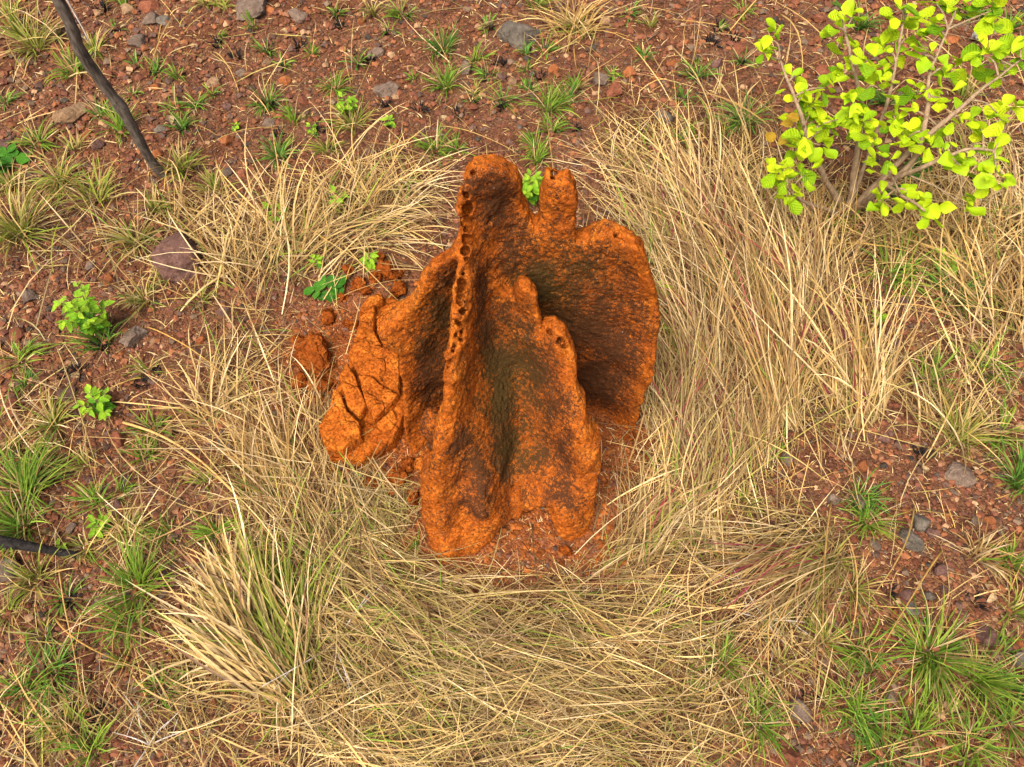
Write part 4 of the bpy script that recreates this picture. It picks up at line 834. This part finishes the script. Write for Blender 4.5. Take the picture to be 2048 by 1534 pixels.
# --- the matted straw in between: nobody could count it
DIRS = np.array([(1250, 300, -.5, -.86), (1400, 600, -.42, -.9), (1500, 750, -.4, -.92), (1700, 700, -.25, -.97), (1380, 900, .1, -1), (1300, 1060, .6, -.8), (1480, 1170, -.85, .5), (1000, 1200, .9, .35), (1100, 1300, .88, .42), (1100, 1460, 1, -.15), (800, 1200, .82, .55), (800, 1400, .9, .35),
                 (700, 1000, .45, .9), (600, 1050, -.5, -.85), (600, 880, -.6, -.8), (450, 720, -.6, -.75), (450, 450, .2, -.95), (620, 430, .4, -.8), (800, 430, .75, .3), (350, 450, -.1, -1), (1650, 450, .2, -.9), (1900, 450, -.4, -.8), (1900, 700, -.5, -.8), (1550, 1350, .6, .8), (1750, 1150, .05, -1), (300, 950, .75, .65), (150, 1300, -.3, -.95), (400, 1350, .6, .8), (100, 500, -.2, -1), (1000, 100, .3, -.9), (1950, 1250, .3, -.9), (500, 1300, -.4, -.9), (1350, 1430, -.95, -.1)], float)
def dir_at(px, py):
    w = 1 / (((px[:, None] - DIRS[None, :, 0])**2 + (py[:, None] - DIRS[None, :, 1])**2) / 1e4 + .3)**1.6
    return (w @ DIRS[:, 2]) / w.sum(1), (w @ DIRS[:, 3]) / w.sum(1)
def litter(n, seed, dens, lenpx, wpx, jit, pals, elev, bend, rand=.25, K=4, fold=False, lift=.006):
    r = np.random.default_rng(seed); px = r.uniform(-160, 2208, n); py = r.uniform(-80, 1680, n)
    g_ = at_z(px, py); near = np.exp(-((g_[:, 0] - .03) / .60)**4 - ((g_[:, 1] - 1.33) / .58)**4)
    k = r.random(n) < dens(px, py) * (1 - .85 * near); px, py = px[k], py[k]; n = len(px)
    dx, dy = dir_at(px, py); az = px_azimuth(px, py, dx * 20, dy * 20) + r.normal(0, jit, n)
    az = np.where(r.random(n) < rand, r.uniform(0, 6.28, n), az)
    s = px_size(px, py); root = at_z(px, py); ln = s * r.uniform(*lenpx, n)
    root[:, :2] -= np.stack([np.cos(az), np.sin(az)], -1) * (ln * .5)[:, None]
    root[:, 2] = ground_z(root[:, 0], root[:, 1]) + r.uniform(0, .03, n)
    pal = np.concatenate(pals); tone = np.clip(1 + .55 * clumpy(px, py, 110., 8), .6, 1.4)[:, None]
    return blades(root, az, r.uniform(*elev, n), r.uniform(*bend, n), ln, s * r.uniform(*wpx, n), pick(pal, n) * tone, pick(pal, n) * tone, K, r.normal(0, .4, n), lift, fold)
def clumpy(a, b, f=70., s_=5): return fbm(np.stack([np.asarray(a) / f, np.asarray(b) / f, 0 * np.asarray(a)], -1), 3, s_)
dens_s = lambda a, b: straw_density(a, b)**1.2 * np.clip(.62 + 1.5 * clumpy(a, b), .12, 1)
dens_d = lambda a, b: straw_density(a, b)**1.2
dens_low = lambda a, b: .12 + .55 * np.clip(1 - np.abs(straw_density(a, b) - .45) / .45, 0, 1)
Ls = [litter(25000, 21, dens_s, (50, 200), (1.0, 2.3), .65, [STRAW, STRAW, GREYDRY, PALEDRY, BROWN], (.0, .45), (.0, .8), .33, lift=.012),
      litter(17000, 22, dens_d, (30, 120), (1.2, 2.4), .9, [BROWN, BROWN * .7, STRAW * .35], (-.1, .3), (0, .5), .5),
      litter(7000, 23, dens_s, (80, 260), (1.4, 3.0), .3, [PALEDRY, STRAW], (.15, .6), (.2, 1.1), .1, K=6, fold=True, lift=.02),
      litter(15000, 24, dens_low, (25, 150), (.9, 1.9), 1.0, [STRAW, GREYDRY, GOLD], (-.05, .5), (0, .7), .5),
      litter(4500, 25, dens_s, (50, 140), (1.2, 2.2), .5, [YGREEN, GREEN[:2]], (.1, .8), (.2, 1.0), .3)]
V, q, C = join_blades(Ls)
tag(link('straw_litter', mesh_np('straw_litter', V, [q], M_STRAW, True, col=C)), 'matted dry straw and fallen grass stems lying over the soil', 'straw', kind='stuff')
# short bits of chaff
def chaff(n, seed):
    r = np.random.default_rng(seed); px = r.uniform(-100, 2150, n); py = r.uniform(-60, 1620, n)
    s = px_size(px, py); root = at_z(px, py); root[:, 2] = ground_z(root[:, 0], root[:, 1]) + .004
    return blades(root, r.uniform(0, 6.28, n), r.uniform(0, .25, n), r.uniform(0, .3, n), s * r.uniform(4, 26, n), s * r.uniform(.8, 2.0, n), pick(np.concatenate([PALEDRY, STRAW]), n), pick(PALEDRY, n), 2, None, .003, False)
V, q, C = chaff(15000, 31)
tag(link('chaff', mesh_np('chaff', V, [q], M_STRAW, True, col=C)), 'scattered bits of pale chaff on the red soil', 'chaff', kind='stuff')

# --- long single stalks that stand out
stalks = [((252, 850), (490, 1010), 5.0, STRAW), ((345, 1235), (640, 1345), 3.2, GREYDRY), ((405, 1010), (520, 1180), 3, GOLD), ((125, 1130), (175, 1400), 2.6, STRAW), ((120, 1240), (245, 1325), 3.6, GOLD), ((120, 1240), (330, 1285), 2.4, STRAW), ((1655, 1010), (1640, 1290), 4.0, STRAW), ((1680, 1060), (1692, 1290), 3.2, STRAW), ((1815, 1020), (1725, 1210), 3.0, GOLD),
          ((1870, 1108), (1735, 1335), 3.2, GOLD), ((1550, 1110), (1660, 1360), 2.6, STRAW), ((1840, 770), (1560, 900), 3.0, GREYDRY), ((1820, 850), (1955, 880), 2.4, GREYDRY), ((340, 430), (560, 700), 2.6, STRAW), ((195, 560), (300, 660), 2.8, STRAW), ((300, 660), (500, 800), 2.8, GOLD), ((690, 500), (800, 615), 2.6, PALEDRY), ((880, 260), (1040, 320), 2.4, STRAW),
          ((1345, 110), (1440, 330), 2.4, GOLD), ((1560, 30), (1600, 160), 2.8, PALEDRY), ((430, 110), (480, 190), 2.4, STRAW), ((0, 720), (110, 950), 2.6, STRAW), ((120, 700), (200, 940), 2.2, GREYDRY), ((1180, 850), (1120, 1200), 2.4, GREYDRY), ((1065, 1060), (1090, 1240), 3.2, STRAW), ((640, 880), (830, 870), 2.6, GREYDRY), ((1390, 1290), (1560, 1450), 2.4, GREYDRY), ((880, 1350), (1060, 1460), 2.8, PALEDRY)]
for (a, b, w, pal) in stalks:
    A, B = at_z(*a), at_z(*b); L = np.linspace(0, 1, 10)[:, None] * (B - A) + A
    side = np.array([-(B - A)[1], (B - A)[0], 0]) * random.uniform(-.06, .06); t = np.linspace(0, 1, 10)
    L += side * (4 * t * (1 - t))[:, None]; L[:, 2] = ground_z(L[:, 0], L[:, 1]) + .03 + .12 * t * (1 - t) * 2
    if solid_at(L).any(): continue
    s = float(px_size(*a)) * w * .5
    V, q, T = tube(L, s * np.linspace(1, .55, 10), 5); c = pick(pal, 1)
    o = link('grass_stalk', mesh_np('grass_stalk', V - L[0], [q, T], M_STRAW, True, col=np.repeat(c, len(V), 0)), tuple(L[0]))
    later(o, ('thick ' if w > 3.1 else 'thin ') + 'single dry grass stalk', (a[0] + b[0]) / 2, (a[1] + b[1]) / 2, 'grass stalk', 'long dry stalks lying across the ground')

# ------------------------------------------------------------------ leaning sapling, charred log, wood block
trunk_px = [(330, 347, 3.376), (300, 320, 3.36), (268, 262, 3.36), (250, 226, 3.37), (216, 180, 3.38), (186, 140, 3.37), (155, 95, 3.36), (146, 62, 3.37), (132, 30, 3.38), (112, -8, 3.38), (88, -60, 3.37), (60, -120, 3.35), (20, -190, 3.32)]
tp = np.array([at_y(a, b, Y * CAM_H / 3.2) for a, b, Y in trunk_px]); g0 = at_z(332, 350)
tp = tp + (g0 - tp[0]) * np.linspace(1, 0, len(tp))[:, None]; tp[0, 2] = float(ground_z(tp[0, 0], tp[0, 1])) - .06
tr = resample(tp, 60)
sap = link('leaning_sapling', None, tuple(g0)); tag(sap, 'bare grey sapling trunk leaning out of the frame at upper left', 'tree')
rad = np.interp(np.linspace(0, 1, 60), [0, .1, .45, .55, .7, 1], [.036, .030, .033, .030, .032, .018])
rad = rad * .95 + .006 * np.exp(-((np.linspace(0, 1, 60) - .34) / .02)**2) + .005 * np.exp(-((np.linspace(0, 1, 60) - .62) / .02)**2)
V, q, T = tube(tr, rad, 14, .22, 5)
link('trunk', mesh_np('trunk', V - g0, [q, T], M_BARK, True), parent=sap)
bp = np.array([at_y(178, 82, 3.33), at_y(165, 55, 3.34), at_y(148, 25, 3.34), at_y(132, -4, 3.35), at_y(120, -30, 3.36)])
V, q, T = tube(resample(bp, 16), np.linspace(.003, .006, 16), 6); M_PALETWIG = mat_bark('pale_twig', (.4, .34, .27), (.62, .56, .48))
o = link('twig', mesh_np('twig', V - g0, [q, T], M_PALETWIG, True), parent=sap); o['label'] = 'thin bleached twig hanging beside the trunk'
for k, (f, dx, dy) in enumerate([(.93, -.25, .2), (.97, .3, .1), (.85, .2, -.2)]):
    s0 = tr[int(f * 59)]; bpts = resample([s0, s0 + [dx * .5, dy * .5, .2], s0 + [dx, dy, .5]], 10); V, q, T = tube(bpts, np.linspace(.012, .003, 10), 7, .2, k)
    link('branch', mesh_np('branch', V - g0, [q, T], M_BARK, True), parent=sap)
A, B = at_z(158, 1112, .03), at_z(-120, 1062, .22)
L = resample([A, A * .7 + B * .3 + [0, 0, .02], B], 30); V, q, T = tube(L, np.linspace(.014, .034, 30), 12, .18, 9)
tag(link('charred_log', mesh_np('charred_log', V - A, [q, T], M_CHARBARK, True), tuple(A)), 'charred black branch reaching in from the left edge', 'branch')
p = at_z(1958, 76); V, T = rock_shape(4, 41, .5, 10, .1); V = V * np.array([.085, .05, .06]); V[:, 2] += .012 * np.sin(V[:, 1] * 260)
M_GREYWOOD = mat_rock('grey_wood', (.16, .15, .13), (.30, .29, .26), (.42, .40, .36)); o = link('wood_block', mesh_np('wood_block', V, [T], M_GREYWOOD, True), (p[0], p[1], .03)); o.rotation_euler = (0, 0, .25)
tag(o, 'weathered grey block under the shrub at the top right', 'wood block')
# dead twigs at the top
for k, (x, y) in enumerate([(1300, 30), (1330, 60), (1390, 110), (1530, 1240), (670, 1290), (300, 1490)]):
    c = at_z(x, y); parts = []
    for m_ in range(5):
        a = random.uniform(0, 6.28); l = random.uniform(.12, .3); d = np.array([math.cos(a), math.sin(a), random.uniform(.1, .6)]) * l
        e = c + d; parts.append(tube(resample([c + [0, 0, .005], c + d * .5 + [random.uniform(-.03, .03), 0, .02], e], 7), np.linspace(.004, .0015, 7), 5))
        parts.append(tube(resample([c + d * .6 + [0, 0, .01], e + [random.uniform(-.08, .08), random.uniform(-.08, .08), .02]], 5), .0014, 4))
    V, q, T = join_parts(parts); o = link('dead_twig', mesh_np('dead_twig', V - c, [q, T], M_TWIG if k < 3 else M_PALETWIG, True), tuple(c)); later(o, 'dead branching twig', x, y, 'twig', 'dead twigs on the soil')

# ------------------------------------------------------------------ leaves
def leaf_mesh(name, mat, kind='ovate', curl=.25, cup=.18, seed=0):
    prof = {'obovate': [(0, .02), (.12, .1), (.35, .26), (.6, .38), (.8, .36), (.93, .22), (1, .03)], 'ovate': [(0, .02), (.12, .14), (.35, .27), (.6, .26), (.82, .15), (1, .01)], 'round': [(0, .05), (.1, .25), (.35, .42), (.6, .43), (.85, .28), (1, .04)]}[kind]
    r = np.random.default_rng(seed); V = []; 
    for t, w in prof:
        w *= r.uniform(.93, 1.07); z = -curl * t * t + .08 * math.sin(t * 6 + seed)
        for s in (-1, -.5, 0, .5, 1): V.append((t, s * w, z + cup * abs(s) * w * 1.6 + .02 * r.normal() * abs(s)))
    m = len(prof); q = [(i * 5 + j, i * 5 + j + 1, (i + 1) * 5 + j + 1, (i + 1) * 5 + j) for i in range(m - 1) for j in range(4)]
    return mesh_np(name, np.array(V), [np.array(q)], mat, True)
def put_leaf(me, pos, az, el, roll, size, parent, origin, name='leaf'):
    o = link(name, me, parent=parent)
    M = Matrix.Rotation(az, 3, 'Z') @ Matrix.Rotation(-el, 3, 'Y') @ Matrix.Rotation(roll, 3, 'X')
    o.location = tuple(np.asarray(pos) - origin); o.rotation_euler = M.to_euler(); o.scale = (size,) * 3
    return o
SH = [[leaf_mesh('leaf', m, 'obovate', c, u, s) for s, (c, u) in enumerate([(.2, .25), (.4, .12), (.05, .35), (.3, .3)])] for m in M_SHRUB]
base = at_z(1692, 428); shrub = link('shrub', None, tuple(base)); tag(shrub, 'open branching shrub with bright yellow green rounded leaves at upper right', 'shrub')
clusters = [(1543, 80), (1530, 105), (1676, 55), (1708, 30), (1697, 110), (1685, 150), (1591, 165), (1601, 195), (1649, 176), (1789, 25), (1813, 78), (1768, 112), (1806, 44), (1731, 130), (1772, 158), (1755, 175), (1867, 60), (1908, 22), (1870, 5), (1990, 18), (1975, 35), (1885, 145), (1905, 135), (1832, 190), (1885, 195), (1963, 110), (1987, 150), (2025, 95), (2040, 60), (2000, 120), (1625, 215), (1605, 235), (1676, 239), (1741, 240),
            (1720, 250), (1604, 280), (1590, 300), (1652, 255), (1789, 240), (1724, 267), (1560, 365), (1553, 340), (1587, 393), (1611, 350), (1758, 294), (1755, 328), (1837, 262), (1815, 275), (1874, 301), (1919, 246), (1994, 226), (2022, 215), (1956, 250), (1973, 321), (1922, 332), (1991, 366), (1758, 403), (1929, 412), (1844, 424), (1816, 393), (1690, 210), (1640, 290), (1850, 110)]
cl = []
for (px, py) in clusters:
    Y = 2.62 + (425 - py) / 425 * .95 + random.uniform(-.09, .09); cl.append(at_y(px, py, Y))
cl = np.array(cl)
limbs_px = [[(1692, 430, 3.03), (1740, 395, 2.98), (1785, 362, 2.95), (1830, 318, 2.95), (1855, 250, 3.0), (1860, 150, 3.2), (1895, 60, 3.4)], [(1692, 430, 3.03), (1712, 330, 3.05), (1722, 200, 3.2), (1700, 110, 3.3), (1680, 30, 3.45)], [(1692, 430, 3.03), (1790, 330, 2.98), (1880, 250, 3.0), (1960, 180, 3.1), (2040, 120, 3.2)],
            [(1692, 430, 3.03), (1650, 360, 3.0), (1620, 290, 2.98), (1600, 220, 3.05), (1560, 120, 3.3)], [(1692, 430, 3.03), (1770, 370, 2.85), (1830, 405, 2.62), (1850, 425, 2.55)], [(1692, 430, 3.03), (1740, 300, 3.1), (1775, 200, 3.2), (1800, 80, 3.35), (1815, 10, 3.5)], [(1785, 362, 2.95), (1850, 330, 2.85), (1930, 300, 2.85), (1990, 300, 2.85)], [(1692, 430, 3.03), (1650, 420, 2.9), (1600, 400, 2.8), (1565, 370, 2.78)]]
limb_pts = []
for k, L in enumerate(limbs_px):
    P_ = np.array([at_y(*a) for a in L])
    if k != 6: P_[0] = base + np.array([random.uniform(-.02, .02), random.uniform(-.02, .02), -.03])
    P_ = resample(P_, 30); P_ += .012 * np.stack([fbm(P_ * 6, 2, 60 + k), fbm(P_ * 6, 2, 70 + k), fbm(P_ * 6, 2, 80 + k)], -1)
    V, q, T = tube(P_, np.linspace(.024 if k < 4 else .016, .005, 30), 8, .25, k); link('branch', mesh_np('branch', V - base, [q, T], M_TWIG, True), parent=shrub); limb_pts.append(P_)
limb_all = np.concatenate(limb_pts)
nleaf = 0; LOOSE = []
for k, c in enumerate(cl):
    d = np.linalg.norm(limb_all - c, axis=1) + .6 * np.maximum(0, limb_all[:, 2] - c[2]); a = limb_all[np.argmin(d)]
    V, q, T = tube(resample([a, a * .5 + c * .5 + [0, 0, .02 + random.uniform(-.03, .03)], c], 9), np.linspace(.006, .0028, 9), 6, .2, k); link('twig', mesh_np('twig', V - base, [q, T], M_TWIG, True), parent=shrub)
    s = np.linalg.norm(c - [0, 0, CAM_H]) / FPX; a0 = random.uniform(0, 6.28); nl = random.choice([6, 7, 8, 9])
    for j in range(nl):
        inner_ = j >= nl - 3
        me = random.choice(SH[1 if inner_ and random.random() < .6 else random.choices([0, 1, 2], [5, 2.5, 3])[0]])
        args = (me, c + [random.gauss(0, .022), random.gauss(0, .022), .010 * j - .03], a0 + j * 2.4, random.uniform(.5, 1.0) if inner_ else random.uniform(-.2, .45), random.gauss(0, .35), s * random.choice([17, 21, 24, 27, 30, 32, 36]) * (.75 if inner_ else 1))
        if (inner_ and j >= nl - 2) or nleaf >= 294: LOOSE.append(args)
        else: put_leaf(*args, shrub, base); nleaf += 1
# the small inner leaves of the rosettes, joined
for mk in range(3):
    vs_, qs, off = [], [], 0
    for me, pos, az, el, roll, size in LOOSE:
        if me.materials[0] is not M_SHRUB[mk] and me.materials[0] != M_SHRUB[mk]: continue
        Mx = np.array(Matrix.Rotation(az, 3, 'Z') @ Matrix.Rotation(-el, 3, 'Y') @ Matrix.Rotation(roll, 3, 'X'))
        co = np.empty(len(me.vertices) * 3, np.float32); me.vertices.foreach_get('co', co); co = co.reshape(-1, 3)
        qq = np.array([p_.vertices[:] for p_ in me.polygons]); vs_.append((co * size) @ Mx.T + pos - base); qs.append(qq + off); off += len(co)
    if vs_: tag(link('inner_leaves', mesh_np('inner_leaves', np.concatenate(vs_), [np.concatenate(qs)], M_SHRUB[mk], True), parent=shrub), kind='stuff')
for (x, y) in [(1532, 265), (1560, 250), (1556, 290), (1570, 232)]:
    c = at_y(x, y, 3.0); put_leaf(leaf_mesh('leaf', M_AUTUMN, 'obovate', .2, .2, x), c, random.uniform(0, 6), .2, .3, .07, shrub, base)['label'] = 'ochre withered leaf'
# small leaves low inside the shrub
SEED = [[leaf_mesh('leaf', m, 'ovate', c, u, s) for s, (c, u) in enumerate([(.15, .2), (.3, .15), (.05, .3)])] for m in M_SEED]
ROUND = [leaf_mesh('leaf', M_DARKLEAF, 'round', c, u, s) for s, (c, u) in enumerate([(.1, .2), (.2, .1), (.3, .25)])]
def seedling(px, py, wpx, hm, nst, nlv, lpx, label, meshes, name='seedling', group='leafy seedlings', spread=1.0):
    b = at_z(px, py); s = float(px_size(px, py)); b[2] = float(ground_z(b[0], b[1])); root = link(name, None, tuple(b))
    if label: tag(root, label, 'seedling', group)
    else: later(root, 'tiny green leafy seedling', px, py, 'seedling', group)
    W = wpx * s * .5
    for k in range(nst):
        a = k * 2.4 + random.uniform(-.4, .4); rr = W * math.sqrt((k + .3) / nst) * spread
        tip = b + np.array([math.cos(a) * rr * .8, math.sin(a) * rr * .8, hm * random.uniform(.7, 1.05) * (1 - .35 * (rr / W)**2)])
        pts = resample([b, b * .5 + tip * .5 + [0, 0, hm * .12], tip], 9); V, q, T = tube(pts, np.linspace(.003, .0012, 9), 5); link('stem', mesh_np('stem', V - b, [q, T], M_TWIG, True), parent=root)
        m = max(3, int(nlv * 1.25) // nst)
        for j in range(m):
            t = .25 + .75 * (j + .5) / m; c = pts[min(8, int(t * 8))] ; side = 1 if j % 2 else -1
            la = a + side * random.uniform(.7, 1.4) if j < m - 1 else a
            pick_ = meshes[0 if t > .6 or random.random() < .35 else 1] if isinstance(meshes[0], list) else meshes
            put_leaf(random.choice(pick_), c, la, random.uniform(-.1, .5), random.gauss(0, .3), s * lpx * random.uniform(.5, .95), root, b)
    return root
seedling(205, 668, 118, .42, 10, 110, 22, 'taller bright green seedling with many small leaves at left', SEED)
seedling(210, 822, 92, .14, 7, 48, 22, 'lower bright green seedling with small leaves at left', SEED)
seedling(1064, 412, 66, .27, 8, 84, 24, 'bright green leafy plant seen through the notch between the twin peaks', SEED)
seedling(698, 232, 40, .16, 4, 32, 18, 'pale green seedling growing in a grass tuft behind the dry grass', SEED)
seedling(782, 258, 24, .07, 3, 12, 18, None, SEED); seedling(474, 258, 18, .04, 3, 10, 14, None, SEED); seedling(628, 268, 24, .06, 3, 12, 16, None, SEED); seedling(206, 1058, 44, .07, 4, 16, 24, 'small pale green seedling just behind the charred log tip', SEED); seedling(130, 1100, 18, .04, 2, 6, 18, 'tiny two-leaved sprout growing against the charred log', SEED)
seedling(1753, 640, 20, .05, 3, 10, 18, None, SEED); seedling(1880, 540, 70, .12, 5, 40, 18, 'ferny green seedling among straw below the shrub', SEED); seedling(1318, 590, 36, .10, 3, 14, 22, 'small green leaves poking out right beside the mound', SEED)
seedling(560, 445, 60, .14, 4, 30, 20, 'thin green seedling tangled in dry grass left of the mound', SEED); seedling(685, 420, 44, .16, 3, 22, 20, 'green seedling rising from dry grass near the left peak', SEED); seedling(745, 540, 30, .10, 3, 12, 22, 'green sprout among clay clods behind the fallen slab', SEED); seedling(640, 545, 26, .12, 2, 10, 18, None, SEED)
seedling(662, 590, 80, .06, 5, 15, 30, 'low plant with dark round leaves beside the crumbled clay', ROUND); seedling(12, 335, 50, .08, 4, 20, 24, 'dark leafy weed cut by the left edge', ROUND); seedling(1830, 345, 60, .08, 4, 22, 22, 'dark green ground leaves under the shrub', SEED[1:] * 2 if False else ROUND); seedling(1790, 380, 34, .06, 3, 10, 20, 'small dark green ground leaves below the shrub stem', ROUND); seedling(40, 330, 20, .05, 2, 6, 20, None, ROUND)
# dead leaves on the soil
DL = [leaf_mesh('dead_leaf', M_DEAD, k, c, .4, s) for s, (k, c) in enumerate([('ovate', .5), ('obovate', -.3), ('ovate', .2)])]
for (x, y) in [(1850, 945), (1835, 935), (1935, 940), (1690, 1520), (1680, 1480), (1975, 1195), (1955, 1175), (1960, 1170), (160, 745), (130, 640), (480, 560), (250, 1085), (35, 1205), (330, 880), (115, 870), (1600, 240), (1370, 245), (1410, 250), (1900, 585), (1800, 615), (1290, 1140), (1835, 1165), (1555, 1355), (880, 235), (562, 60), (160, 180), (345, 255), (1385, 1500), (560, 940), (1545, 890), (1040, 1160), (1730, 1240), (1905, 1425)]:
    p = at_z(x, y); s = float(px_size(x, y)); o = link('dead_leaf', random.choice(DL), (p[0], p[1], float(ground_z(p[0], p[1])) + .012)); o.rotation_euler = (random.gauss(0, .3), random.gauss(0, .2), random.uniform(0, 6.28)); o.scale = (s * random.uniform(16, 27),) * 3
    later(o, 'curled dead leaf', x, y, 'leaf', 'dead leaves on the ground')
settle()
